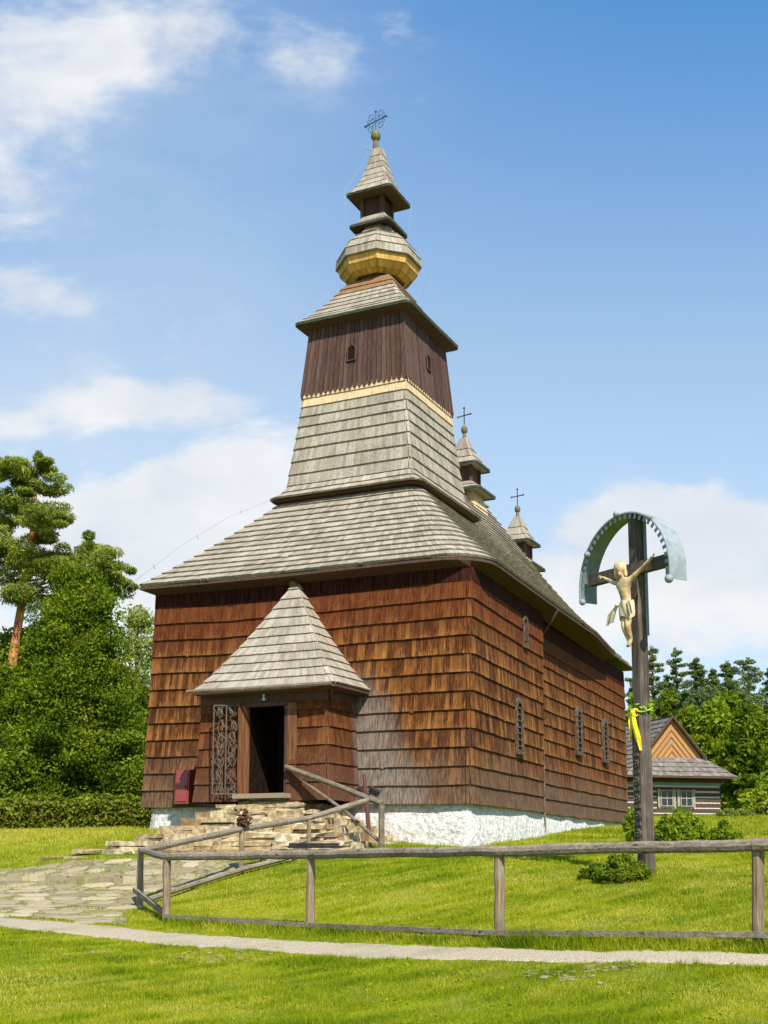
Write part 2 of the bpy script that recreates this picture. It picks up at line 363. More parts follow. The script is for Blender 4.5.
def leafmat(name, stops, trans=.35, patch=.9, rough=.55, spec=.12):
    m = bpy.data.materials.new(name); m.use_nodes = True; t = m.node_tree; q = N(t); t.nodes.clear()
    at_ = q.n('ShaderNodeAttribute', attribute_name='rnd'); geo = q.n('ShaderNodeNewGeometry')
    f = q.m('ADD', q.m('MULTIPLY', at_.outputs['Fac'], .55), q.m('MULTIPLY', q.noise(geo.outputs['Position'], patch, 4, .6), .45))
    c = q.ramp(f, stops)
    d = q.n('ShaderNodeBsdfPrincipled'); q.inp(d.inputs['Base Color'], c); d.inputs['Roughness'].default_value = rough; d.inputs['Specular IOR Level'].default_value = spec
    tr = q.n('ShaderNodeBsdfTranslucent'); q.inp(tr.inputs[0], q.mix(1., c, (1.25, 1.25, .6), 'MULTIPLY'))
    mx = q.n('ShaderNodeMixShader'); mx.inputs[0].default_value = trans
    t.links.new(d.outputs[0], mx.inputs[1]); t.links.new(tr.outputs[0], mx.inputs[2]); t.links.new(mx.outputs[0], q.n('ShaderNodeOutputMaterial').inputs[0])
    return m
GRASS = leafmat('grass_blade', [(.14, (.060, .110, .002)), (.36, (.155, .215, .003)), (.56, (.29, .315, .006)), (.76, (.49, .42, .065))], .3, 1.3)
LEAF_DK = leafmat('dark_broad_leaf', [(.18, (.028, .055, .003)), (.45, (.095, .150, .007)), (.75, (.25, .29, .016))], .42, .7)
LEAF_MID = leafmat('mid_broad_leaf', [(.2, (.065, .11, .008)), (.5, (.15, .21, .012)), (.8, (.30, .33, .025))], .4)
LEAF_LT = leafmat('light_broad_leaf', [(.2, (.09, .15, .008)), (.5, (.20, .27, .012)), (.8, (.36, .38, .025))], .4)
LEAF_BIRCH = leafmat('silvery_leaf', [(.2, (.13, .19, .04)), (.5, (.24, .30, .06)), (.8, (.40, .42, .12))], .4)
NEEDLE = leafmat('pine_needle', [(.2, (.075, .12, .02)), (.5, (.19, .24, .03)), (.8, (.37, .37, .06))], .35)
NEEDLE_DK = leafmat('spruce_needle', [(.2, (.065, .105, .034)), (.5, (.13, .18, .055)), (.8, (.22, .26, .075))], .3)
HEDGE = leafmat('hedge_leaf', [(.2, (.06, .085, .008)), (.45, (.13, .155, .012)), (.58, (.20, .150, .025)), (.75, (.17, .24, .014))], .25, 1.4)
YLEAF = leafmat('yellow_green_leaf', [(.2, (.22, .40, .03)), (.8, (.42, .58, .05))], .35)
BARK = flat('grey_brown_bark', (.13, .095, .065), .9, .1, .4); PBARK = flat('orange_pine_bark', (.42, .17, .065), .9, .1, .4)
BLACK = flat('black_iron', (.020, .019, .018), .6, .4); VOID = flat('dark_interior', (.012, .009, .007), .9, .05)
TIN = flat('pale_blue_sheet_metal', (.235, .265, .27), .6, .2, .15, 0); TIN_IN = flat('green_sheet_metal', (.13, .175, .165), .5, .4, .12)
FIGW = flat('pale_carved_wood', (.47, .335, .175), .6, .2, .4); CLOTHW = flat('cream_carved_wood', (.55, .44, .26), .6, .3, .05)
RED = flat('red_brown_enamel', (.25, .045, .035), .4, .5, .08); MOSSM = flat('mossy_edge_board', (.035, .060, .042), .8, .2, .3)
IRON = flat('rusty_grey_iron', (.085, .064, .046), .6, .4, .3); BLUEIRON = flat('blue_grey_iron', (.045, .085, .16), .5, .4)
YEL = flat('yellow_ribbon', (.85, .62, .02), .5, .3, .05); MAROON = flat('maroon_pipe', (.10, .035, .028), .5, .4)
WHITE = flat('white_paint', (.80, .79, .75), .6, .3, .05); PLATE = flat('dark_number_plate', (.03, .035, .028), .5, .3)
TEAL = flat('teal_paint', (.13, .24, .27), .6, .3); BALLM = flat('mossy_ball', (.13, .125, .035), .6, .3, .3)
DOORW = mat('orange_brown_door', lambda q, p, r: (q.mix(q.mapr(q.noise(q.scale(p, (28,28,1.5)), 1, 4), .35, .65), (.085,.032,.013), (.20,.085,.028)), None, 0), .65); GLASS = flat('dark_glass', (.02, .026, .03), .25, .5)
DRY = leafmat('dry_brown_leaf', [(.2, (.05, .025, .012)), (.5, (.12, .055, .03)), (.8, (.22, .13, .09))], .1, 6)
CHINK = flat('whitewashed_chinking', (.55, .52, .46), .85, .1); COTLOG = flat('brown_cottage_log', (.085, .045, .028), .8, .2, .3)

# ------------------------------------------------------------------ terrain (heights relative to the eye)
CP = np.array([(-12,0,-1.8),(0,0,-1.75),(12,0,-1.6),(-8,6,-1.68),(0,6,-1.66),(6,6,-1.5),(-10,13,-1.42),(-4,13,-1.42),(0,10,-1.47),(3,9,-1.28),(7,9,-1.1),
 (0,14.4,-1.20),(3.8,11.3,-1.07),(-6.3,19,-1.17),(-12,20,-1.1),(-3.4,18.6,-1.12),(-1.03,16.6,-1.12),(1.32,13.8,-1.06),(3.73,12,-.97),(7,12.5,-.85),
 (-4.4,21.8,-1.02),(-2.98,25,-.46),(-1.6,25.9,-.12),(-.04,26.2,-.03),(2.02,27.6,.0),(4.8,33.5,.30),(9.6,45.5,.80),(-6.43,31.6,.45),(-7.4,27.9,-.28),(-4.35,25.8,-.36),
 (-9.2,28,-.6),(-7.4,23,-.92),(-13,30,-.3),(-16,45,.70),(-12,36,.20),(-9,45,.78),(3.9,18,-.32),(1,20,-.40),(7,18,-.22),(8,25,.14),(3,24,-.05),(12,40,.8),(20,60,1.5),(24,75,2.0),(12,60,1.5),
 (-25,60,1.2),(-40,80,1.6),(40,80,2.2),(0,60,1.4),(20,100,2.6),(-30,100,2.2),(30,30,.5),(-30,30,0.)], dtype=float)
def _k(r2): return .5 * r2 * np.log(r2 + 1e-9)
_n = len(CP); _K = _k(((CP[:,None,:2] - CP[None,:,:2])**2).sum(-1)) + np.eye(_n) * .05
_P = np.c_[np.ones(_n), CP[:,:2]]; _S = np.block([[_K, _P], [_P.T, np.zeros((3,3))]])
_w = np.linalg.solve(_S, np.r_[CP[:,2], 0, 0, 0])
def gz(x, y):
    x = np.atleast_1d(np.asarray(x, float)); y = np.atleast_1d(np.asarray(y, float)); out = np.empty(len(x))
    xc = np.clip(x, -38, 38); yc = np.clip(y, -2, 96)
    for i in range(0, len(x), 20000):
        a, b = xc[i:i+20000], yc[i:i+20000]
        r2 = (a[:,None] - CP[None,:,0])**2 + (b[:,None] - CP[None,:,1])**2
        out[i:i+20000] = _k(r2) @ _w[:_n] + _w[_n] + _w[_n+1]*a + _w[_n+2]*b
    return out
def gz1(x, y): return float(gz([x], [y])[0])
def hit(px, py):
    """where a view direction meets the ground"""
    r = ray(px, py); ys = np.linspace(6, 95, 900); t = ys / r.y
    d = r.z * t - gz(r.x * t, ys); k = np.argmax(d < 0) if (d < 0).any() else len(ys) - 1
    k = max(k, 1); f = d[k-1] / (d[k-1] - d[k] + 1e-9); Y = ys[k-1] + f * (ys[k] - ys[k-1])
    return (r.x * Y / r.y, Y)
def axis(lo, hi, fine, f0, f1):
    v = [f0]; st = fine
    while v[-1] < f1: v.append(v[-1] + fine)
    a = v[0]; s_ = fine; left = []
    while a > lo: s_ *= 1.25; a -= s_; left.append(a)
    b = v[-1]; s_ = fine; right = []
    while b < hi: s_ *= 1.2; b += s_; right.append(b)
    return np.array(left[::-1] + v + right)
gx = axis(-900, 900, .3, -14, 14); gy = axis(-60, 1600, .3, 6, 48)
XX, YY = np.meshgrid(gx, gy); ZZ = gz(XX.ravel(), YY.ravel()) + EYE
nx_, ny_ = len(gx), len(gy)
me = bpy.data.meshes.new('ground'); idx = np.arange(nx_*ny_).reshape(ny_, nx_)
fs = np.stack([idx[:-1,:-1], idx[:-1,1:], idx[1:,1:], idx[1:,:-1]], -1).reshape(-1, 4)
me.from_pydata(np.c_[XX.ravel(), YY.ravel(), ZZ].tolist(), [], fs.tolist()); me.materials.append(GROUND)
me.polygons.foreach_set('use_smooth', [True]*len(me.polygons)); me.update()
tag(bpy.data.objects.new('ground', me), kind='structure'); COL.objects.link(bpy.data.objects['ground'])

def inpoly(x, y, poly):
    x = np.asarray(x); y = np.asarray(y); ins = np.zeros(x.shape, bool); n = len(poly)
    for i in range(n):
        x0, y0 = poly[i]; x1, y1 = poly[(i+1) % n]
        c = ((y0 > y) != (y1 > y)); ins ^= c & (x < (x1-x0) * (y-y0) / ((y1-y0) + 1e-12) + x0)
    return ins
top_px = [(-160,914),(-60,916),(0,917),(60,921),(125,927),(165,932),(250,937),(384,943),(499,948),(576,951),(768,954),(900,957),(1050,960)]
bot_px = [(-160,924),(-60,926),(0,928),(60,934),(125,941),(165,946),(250,950),(384,960),(499,962),(576,964),(768,968),(900,971),(1050,975)]
T_ = [hit(*p) for p in top_px]; B_ = [hit(*p) for p in bot_px]
def resample(P, n):
    P = np.array(P); L = np.r_[0, np.cumsum(np.hypot(*np.diff(P, axis=0).T))]; s = np.linspace(0, L[-1], n)
    return np.c_[np.interp(s, L, P[:,0]), np.interp(s, L, P[:,1])]
NP = 420; T_ = resample(T_, NP); B_ = resample(B_, NP)
for k in range(NP):
    w = .09 * noise.noise(Vector((k*.13, 0, 0))) + .05 * noise.noise(Vector((k*.5, 5, 0)))
    w += .10 * noise.noise(Vector((k*1.9, 2, 7))); T_[k,1] += w; B_[k,1] += .12 * noise.noise(Vector((k*2.1, 8, 1))) + .10 * noise.noise(Vector((k*.15, 9, 0))) + .06 * noise.noise(Vector((k*.55, 3, 0)))
q_ = G(); rows = []
for j in range(9):
    P = T_ * (1 - j/8) + B_ * (j/8); z = gz(P[:,0], P[:,1]) + (-.03 if j in (0, 8) else .012)
    rows.append([Vector((a, b, c)) for (a, b), c in zip(P, z)])
q_.loft(rows[::-1], closed=False); tag(q_.build('path', PATH, smooth=True), kind='structure')
PATH_POLY = [tuple(p) for p in T_] + [tuple(p) for p in B_[::-1]]
pave_px = [(-90,878),(0,871),(60,864),(75,861),(238,862),(255,866),(215,879),(165,889),(136,899),(128,912),(126,926),(60,920),(0,916),(-90,912)]
PAVE = [hit(*p) for p in pave_px]
qd = G(); Pp = np.array(PAVE); cpx = [(-90+i*6, [878,912]) for i in range(0)]
topP = resample([hit(*p) for p in pave_px[:6]], 60); botP = resample([hit(*p) for p in (pave_px[6:] + [])][::-1], 60)
rws = []
for j in range(13):
    P = topP*(1-j/12) + botP*(j/12); rws.append([Vector((a, b, c + .012)) for (a, b), c in zip(P, gz(P[:,0], P[:,1]))])
qd.loft(rws[::-1], closed=False); tag(qd.build('paving_bed', DIRT), kind='structure')
q_ = G(); xs = [p[0] for p in PAVE]; ys = [p[1] for p in PAVE]; y = min(ys)
while y < max(ys):
    h = random.uniform(.30, .62); x = min(xs) - random.random()
    while x < max(xs):
        w = random.uniform(.35, 1.0); cx_, cy_ = x + w/2, y + h/2
        if inpoly(np.array([cx_]), np.array([cy_]), PAVE)[0] and random.random() < .82:
            m_ = random.randint(6, 8); gp = random.uniform(.012, .05); pts = []
            for k in range(m_):
                a = 2*PI*k/m_ + random.uniform(-.25, .25); c_, s_ = math.cos(a), math.sin(a)
                e = (abs(c_)**4 + abs(s_)**4) ** -.25
                pts.append((cx_ + c_*e*(w/2-gp)*random.uniform(.90, 1), cy_ + s_*e*(h/2-gp)*random.uniform(.82, 1)))
            zz = gz([p[0] for p in pts], [p[1] for p in pts]); zt = random.uniform(.018, .042)
            q_.loft([[Vector((p[0], p[1], z - .05)) for p, z in zip(pts, zz)], [Vector((p[0], p[1], z + zt - .01)) for p, z in zip(pts, zz)],
                     [Vector((cx_ + (p[0]-cx_)*.94, cy_ + (p[1]-cy_)*.92, z + zt)) for p, z in zip(pts, zz)]], True, False, True)
        x += w
    y += h
# a low kerb of stones across the paved area
for k in range(26):
    px = -60 + k * 7.6; (x, y) = hit(px, 880 + .02*px + random.uniform(-.5, .5)); w = .13
    z = gz1(x, y); q_.box(x - w, x + w, y - .16, y + .16, z - .05, z + .10 + random.uniform(-.02, .02), rot=Matrix.Rotation(random.uniform(-.15, .15), 3, 'Z'))
tag(q_.build('paving', FLAG), kind='structure')

# ------------------------------------------------------------------ church
def ch(a, b, z): return Vector((a, b, z))
church = empty('wooden_church', M_CH, (-4.7, 9, .9), 'tall brown shingled wooden church with stepped grey roof and a bulb-domed tower', 'church')
TA, TB = -4.6, 4.5
def arc(cx_, cy_, r, a0, a1, n): return [(cx_ + r*math.cos(R(a0 + (a1-a0)*i/n)), cy_ + r*math.sin(R(a0 + (a1-a0)*i/n))) for i in range(n+1)]
# wall outline (left to right seen from outside): base and top rings
def wall_ring(v):
    zb = [(-8.9 - .25*(1-v), 19.4, .95 + v*5.30), (-9.13 - .27*(1-v)**1.3, .0, 1.06 + v*5.38)]
    pts = list(zb)
    for s_ in (.25, .5, .75): pts.append((-9.13 - .27*(1-v)**1.3 + s_*9.1, 0, 1.05 + v*5.34 - .07*v*math.sin(PI*s_)))
    r = .16
    for (x, y) in arc(-r, r, r, -90, -4, 4): pts.append((x + .05*v, y, 1.02 + v*5.33))
    pts += [(-.30 + .05*v, 6.25, .985 + v*5.24), (-.44, 6.50, .98 + v*5.22), (-.62, 6.95, .98 + v*5.22), (-1.30, 19.36, .93 + v*5.25)]
    return [Vector(p) for p in pts]
q_ = G(M_CH); q_.loft([wall_ring(v) for v in (0, .5, 1)], closed=False)
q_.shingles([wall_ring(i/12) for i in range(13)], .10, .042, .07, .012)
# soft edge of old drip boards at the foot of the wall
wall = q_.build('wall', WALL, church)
tag(wall)
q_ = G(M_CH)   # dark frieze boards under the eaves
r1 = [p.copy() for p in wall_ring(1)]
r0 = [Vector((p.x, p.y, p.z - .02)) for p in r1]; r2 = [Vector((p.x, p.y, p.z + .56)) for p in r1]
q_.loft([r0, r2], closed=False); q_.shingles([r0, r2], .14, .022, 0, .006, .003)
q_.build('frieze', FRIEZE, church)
q_ = G(M_CH)   # plinth: uneven limewashed stone
rings = []
base = [(-9.15,19.2),(-9.12,.10)] + [(-9.12 + 8.9*i/30, .10) for i in range(1, 31)] + [(-.16,.12),(-.1,.2)] + [(-.12 - .26*(i/10), .2 + 6.1*i/10) for i in range(1, 11)] + [(-.68 - .72*(i/20), 6.9 + 12.3*i/20) for i in range(0, 21)]
for j, (z, o) in enumerate([(-.6, .20), (-.2, .17), (.1, .13), (.35, .12), (.6, .08), (.85, .03), (1.08, -.02)]):
    rg = []
    for i, (x, y) in enumerate(base):
        n_ = noise.noise(Vector((x*.9, y*.9, z*1.8))) * .07; ox = o + n_ if y > .3 else 0; oy = -(o + n_) if y <= .3 else 0
        if .1 < y < .3 and x > -.3: ox = (o+n_)*.7; oy = -(o+n_)*.7
        if y > .3 and x < -5: ox = -ox
        rg.append(Vector((x + ox, y + oy, z)))
    rings.append(rg)
q_.loft(rings, closed=False); q_.build('plinth', PLAST, church, smooth=True)

# main roof: hipped towards the front, steep, lightly bell-cast; rounded hip at the near corner
def lerp(a, b, t): return a + (b - a) * t
def roof_ring(v, drop=0.):
    e = v ** .96; sag = -.16 * math.sin(PI * min(v*1.15, 1))
    def z(z0): return lerp(z0, 12.12, v) + sag - drop
    rc = 1.15 * (1 - v) ** 1.6 + .02
    xl, yf = lerp(-9.45, -4.6, e), lerp(-.36, 4.6, e)
    pts = [(lerp(-9.45, -4.6, e), lerp(15.6, 13.3, v), z(6.9)), (xl, yf + .05, z(7.02))]
    xr = lerp(.42, -4.6, e)
    for s_ in (.25, .5, .75): pts.append((lerp(xl, xr - rc, s_), yf, z(7.02 - .09*s_) - .05*(1-v)*math.sin(PI*s_)))
    for (x, y) in arc(xr - rc, yf + rc, rc, -90, -2, 6): pts.append((x, y, z(6.90)))
    for s_ in (.4, .7): pts.append((lerp(xr, lerp(-.28, -4.6, e), s_), lerp(yf + rc, lerp(15.6, 13.3, v), s_), z(6.86)))
    pts.append((lerp(-.62, -4.6, e), lerp(15.6, 13.3, v), z(6.85)))
    return [Vector(p) for p in pts]
q_ = G(M_CH); NR = 25
q_.loft([roof_ring(i/NR, .02) for i in range(NR+1)], closed=False)
q_.shingles([roof_ring(i/NR) for i in range(NR+1)], .115, .055, .10, .014)
rb = [lerp(-9.45, -4.6, 1), 0, 0]
# rear hip of the nave roof
def rear_ring(v, off=0.):
    e = v ** .96; sag = -.16 * math.sin(PI * min(v*1.15, 1)); z = lerp(6.87, 12.12, v) + sag
    return [Vector((lerp(-.62, -4.6, e), lerp(15.6, 13.3, v), z)), Vector((lerp(-9.45, -4.6, e), lerp(15.6, 13.3, v), z))]
q_.loft([rear_ring(i/NR) for i in range(NR+1)], closed=False); q_.shingles([rear_ring(i/NR) for i in range(NR+1)], .115, .04, .1)
mroof = q_.build('main_roof', ROOF, church)
q_ = G(M_CH)
rr = roof_ring(0); wr = [Vector((min(max(p.x, -9.1), .02 - .07*max(p.y, 0)), max(p.y, .02), p.z - .24)) for p in rr]
q_.loft([[p + Vector((0,0,-.10)) for p in rr], wr], closed=False); q_.loft([[p + Vector((0,0,-.035)) for p in rr], [p + Vector((0,0,-.10)) for p in rr]], closed=False)
q_.build('eave_soffit', DARK, mroof)
q_ = G(M_CH)   # ridge boards
q_.beam((-4.6, 6, 12.16), (-4.6, 13.3, 12.16), .3, .06); q_.build('ridge_board', ROOF, mroof)
# chancel roof, lower
def chan_ring(v):
    e = v; z = lerp(6.86, 10.95, v) - .10 * math.sin(PI*v)
    return [Vector((lerp(-9.4, -4.6, e), 11.5, z)), Vector((lerp(-9.0, -4.6, e), lerp(19.9, 18.4, v), z)), Vector((lerp(-.98, -4.6, e), lerp(19.9, 18.4, v), z))][::-1]
def chan_r(v):
    z = lerp(6.86, 10.95, v) - .10 * math.sin(PI*v)
    return [Vector((lerp(-.52, -4.6, v), 11.5, z)), Vector((lerp(-.98, -4.6, v), lerp(19.9, 18.4, v), z)), Vector((lerp(-9.0, -4.6, v), lerp(19.9, 18.4, v), z)), Vector((lerp(-9.4, -4.6, v), 11.5, z))]
q_ = G(M_CH); q_.loft([chan_r(i/15) for i in range(16)], closed=False); q_.shingles([chan_r(i/15) for i in range(16)], .12, .045, .1, .016)
q_.build('chancel_roof', ROOF, church)

def sq(h, z, a=TA, b=TB): return [Vector((a-h, b-h, z)), Vector((a+h, b-h, z)), Vector((a+h, b+h, z)), Vector((a-h, b+h, z))]
def sqr(h, z, rc, a=TA, b=TB):
    """square with rounded corners, starting at the front left"""
    out = []
    for cx_, cy_, a0 in ((a-h+rc, b-h+rc, 180), (a+h-rc, b-h+rc, -90), (a+h-rc, b+h-rc, 0), (a-h+rc, b+h-rc, 90)):
        out += arc(cx_, cy_, rc, a0, a0+90, 4)
    return [Vector((x, y, z)) for x, y in out]
# tower foot: tapered, shingled, flared at the bottom
tw = [(2.36, 9.76), (2.10, 9.98), (1.965, 10.20), (1.915, 10.54), (1.865, 10.93), (1.82, 11.31), (1.775, 11.66), (1.735, 11.99), (1.70, 12.30), (1.67, 12.60), (1.65, 12.86), (1.65, 13.05)]
q_ = G(M_CH); q_.loft([sqr(h-.03, z, .04) for h, z in tw], True, True, True); q_.shingles([sqr(h, z, .05 if i > 2 else .28 - .08*i) for i, (h, z) in enumerate(tw[:-2])], .105, .045, .07, .008, closed=True)
tskirt = q_.build('tower_base', ROOF, church)
q_ = G(M_CH); q_.shingles([sqr(h+.012, z, .05) for h, z in tw[-3:]], .105, .03, .02, .004, closed=True); q_.build('new_shingle_course', GOLD, tskirt, label='pale new shingle course under the dark tower boards')
q_ = G(M_CH); q_.loft([sqr(2.33, 9.72, .28), sqr(1.80, 9.66, .05)], True); q_.loft([sqr(1.80, 9.66, .05), sqr(1.80, 9.2, .05)], True); q_.build('skirt_soffit', DARK, tskirt)
# boarded belfry with notched board ends
q_ = G(M_CH); hb, ht = 1.70, 1.52
q_.loft([sq(1.63, 12.95), sq(1.49, 15.0)], True, True, True)
for side in range(4):
    rot = Matrix.Rotation(side * PI/2, 4, 'Z'); nb = 22
    for k in range(nb):
        u0, u1 = -1 + 2*k/nb, -1 + 2*(k+1)/nb; g_ = .006; th = .05 + random.uniform(-.008, .008)
        def P(u, h, z, o): return Vector((TA, TB, 0)) + (rot @ Vector((u*h, -h - o, z)))
        zb = 12.93; um = (u0+u1)/2
        prof = [(u0+g_, zb+.05), (u0+g_+.03, zb-.05), (um, zb-.085), (u1-g_-.03, zb-.05), (u1-g_, zb+.05)]
        fr = [P(u, hb, z, th-.05) for u, z in prof] + [P(u1-g_, ht, 15.0, th-.05), P(u0+g_, ht, 15.0, th-.05)]
        bk = [P(u, hb, z, -.03) for u, z in prof] + [P(u1-g_, ht, 15.0, -.03), P(u0+g_, ht, 15.0, -.03)]
        n7 = 7; q_.add(fr + bk, [tuple(range(7))] + [(i, i+7, (i+1) % 7 + 7, (i+1) % 7) for i in range(7)])
belfry = q_.build('belfry', DARK, church)
for (side, u, z0) in ((0, -.05, 13.76), (1, -.02, 13.76)):
    q_ = G(M_CH); rot = Matrix.Rotation(side * PI/2, 4, 'Z')
    def P(x, o, z): return Vector((TA, TB, 0)) + rot @ Vector((x, -(1.70 - .18*(z-12.93)/2.07) - o, z))
    out = [(-.12, 0), (.12, 0), (.12, .36), (0, .50), (-.12, .36)]; c = [P(u + x, .025, z0 + z) for x, z in out]; c2 = [P(u + x, -.03, z0 + z) for x, z in out]
    q_.add(c + c2, [tuple(range(5))] + [(i, i+5, (i+1)%5+5, (i+1)%5) for i in range(5)])
    wn = q_.build('belfry_window', VOID, belfry)
    q_ = G(M_CH)
    pts = [P(u + x*1.1, .04, z0 + z*1.02) for x, z in out]
    for i in range(5): q_.beam(pts[i], pts[(i+1)%5], .03, .03, up=rot @ Vector((0,-1,0)))
    q_.build('frame', DARK, belfry if False else wn)
def edge_board(rg, h, name, parent, m=None):
    q = G(M_CH); q.loft([[p + Vector((0,0,0)) for p in rg], [p + Vector((0,0,-h)) for p in rg]], True)
    c = sum(rg, Vector()) / len(rg); q.loft([[p + Vector((0,0,-h)) for p in rg], [c + (p-c)*.94 + Vector((0,0,-h)) for p in rg]], True)
    return q.build(name, m or MOSSM, parent)
def roof_piece(name, prof, parent, rc=.1, rows=None, width=.1, mat_=None, a=TA, b=TB, t=.03, soff=None):
    q = G(M_CH); P = []
    for (h0, z0), (h1, z1) in zip(prof, prof[1:]):
        n = max(1, round(math.hypot(h1-h0, z1-z0) / .26)); P += [(lerp(h0, h1, i/n), lerp(z0, z1, i/n)) for i in range(n)]
    P.append(prof[-1]); rgs = [sqr(h, z, min(rc, h*.35) * (h/prof[0][0])**2 + .004, a, b) for h, z in P]
    q.loft([[p - Vector((0,0,.02)) for p in r] for r in rgs], True, False, True); q.shingles(rgs, width, t, .05, .006, closed=True)
    o = q.build(name, mat_ or ROOF, parent)
    edge_board(rgs[0], .05, 'edge_board', o)
    q = G(M_CH); h0, z0 = prof[0]; hs, zs = soff
    q.loft([[p - Vector((0,0,.05)) for p in sqr(h0*.99, z0, rc, a, b)], sqr(hs, zs, .004, a, b)], True); q.build('soffit', DARK, o)
    return o
troof = roof_piece('tower_roof', [(1.85, 15.12), (1.55, 15.40), (1.10, 15.98), (.86, 16.34)], church, .14, soff=(1.5, 14.98))
q_ = G(M_CH); q_.shingles([sqr(.99, 16.15, .03), sqr(.86, 16.36, .03), sqr(.70, 16.62, .03)], .1, .03, .03, .004, closed=True); q_.build('new_shingle_course', flat('orange_new_shingle', (.22, .115, .05), .7), troof, label='orange new shingles at the top of the tower roof')
# octagonal bulb
def octo(r, z, a=TA, b=TB): return [Vector((a + r*math.cos(R(22.5+45*k-90)), b + r*math.sin(R(22.5+45*k-90)), z)) for k in range(8)]
q_ = G(M_CH); q_.loft([octo(.70, 16.3), octo(.66, 16.9)], True); q_.build('dome_neck', DARK, church)
onion = G(M_CH)
bulb = [(1.25, 17.24), (1.26, 17.50), (1.10, 17.78), (.84, 18.04), (.62, 18.20), (.50, 18.42)]
onion.loft([octo(r-.03, z) for r, z in bulb], True, True, True); onion.shingles([octo(r, z) for r, z in bulb], .085, .03, .03, .004, closed=True)
dome = onion.build('bulb_dome', ROOF, church)
q_ = G(M_CH); ub = [(.78, 16.80), (.98, 16.88), (1.15, 17.03), (1.22, 17.22)]
q_.loft([octo(r-.03, z) for r, z in ub], True, True); q_.shingles([octo(r, z) for r, z in ub], .085, .03, .02, .004, closed=True); q_.build('bulb_underside', mat('golden_shingle', lambda q, p, r: (q.mix(r, (.40,.215,.045), (.60,.37,.10)), None, 0), .7), dome, label='yellow new-wood underside of the dome')
q_ = G(M_CH); q_.shingles([octo(1.275, 17.26), octo(1.275, 17.46)], .085, .03, .02, .004, closed=True); q_.build('bulb_band', ROOF, dome)
roof_piece('lower_lantern_roof', [(.68, 18.46), (.52, 18.60), (.36, 18.82)], church, .10, t=.02, soff=(.40, 18.44))
TA -= .05
q_ = G(M_CH)
q_.box(TA-.30, TA+.30, TB-.30, TB+.30, 18.7, 19.55)
for sx in (-1, 1):
    for sy in (-1, 1): q_.box(TA+sx*.33-.05, TA+sx*.33+.05, TB+sy*.33-.05, TB+sy*.33+.05, 18.7, 19.56)
q_.build('lantern', DARK, church)
roof_piece('spire_roof', [(.75, 19.46), (.54, 19.74), (.38, 20.12), (.25, 20.58), (.15, 21.06)], church, .10, t=.02, soff=(.36, 19.40))
TA -= .05
q_ = G(M_CH); q_.tube([(TA,TB,21.0),(TA,TB,21.05),(TA,TB,21.5)], [.13,.10,.08], 10)
fin = q_.build('finial', LOG, church)
q_ = G(M_CH); q_.sphere((TA,TB,21.60), .15, 14, (1,1,1.25)); q_.build('finial_ball', BALLM, fin, smooth=True)
def iron_cross(name, a, b, z0, h, arm, azd, parent, m, ornate=False, r=.022):
    q = G(M_CH); w = Matrix.Rotation(AZ, 3, 'Z') @ Vector((math.sin(R(azd)), math.cos(R(azd)), 0)); c = Vector((a, b, z0 + h*.55))
    q.tube([(a, b, z0), (a, b, z0+h)], r, 6); q.tube([c - w*arm, c + w*arm], r, 6)
    for p in (c - w*arm, c + w*arm, Vector((a, b, z0+h))): q.sphere(p, r*1.9, 8)
    if ornate:
        for sx in (-1, 1):
            for sz in (-1, 1):
                cc_ = c + w*sx*arm*.46 + Vector((0,0,sz*h*.26))
                q.tube([cc_ + w*math.cos(2*PI*k/12)*.10 + Vector((0,0,math.sin(2*PI*k/12)*.10)) for k in range(13)], .010, 5)
                q.tube([c + w*sx*.05 + Vector((0,0,sz*.05)), cc_], .010, 5)
                cd = c + w*sx*arm*.72 + Vector((0,0,sz*h*.13)); q.tube([cd + w*math.cos(2*PI*k/10)*.055 + Vector((0,0,math.sin(2*PI*k/10)*.055)) for k in range(11)], .008, 5)
    return q.build(name, m, parent)
iron_cross('iron_cross', TA, TB, 21.7, .72, .42, -50, church, BLUEIRON, True)
TA = -4.6
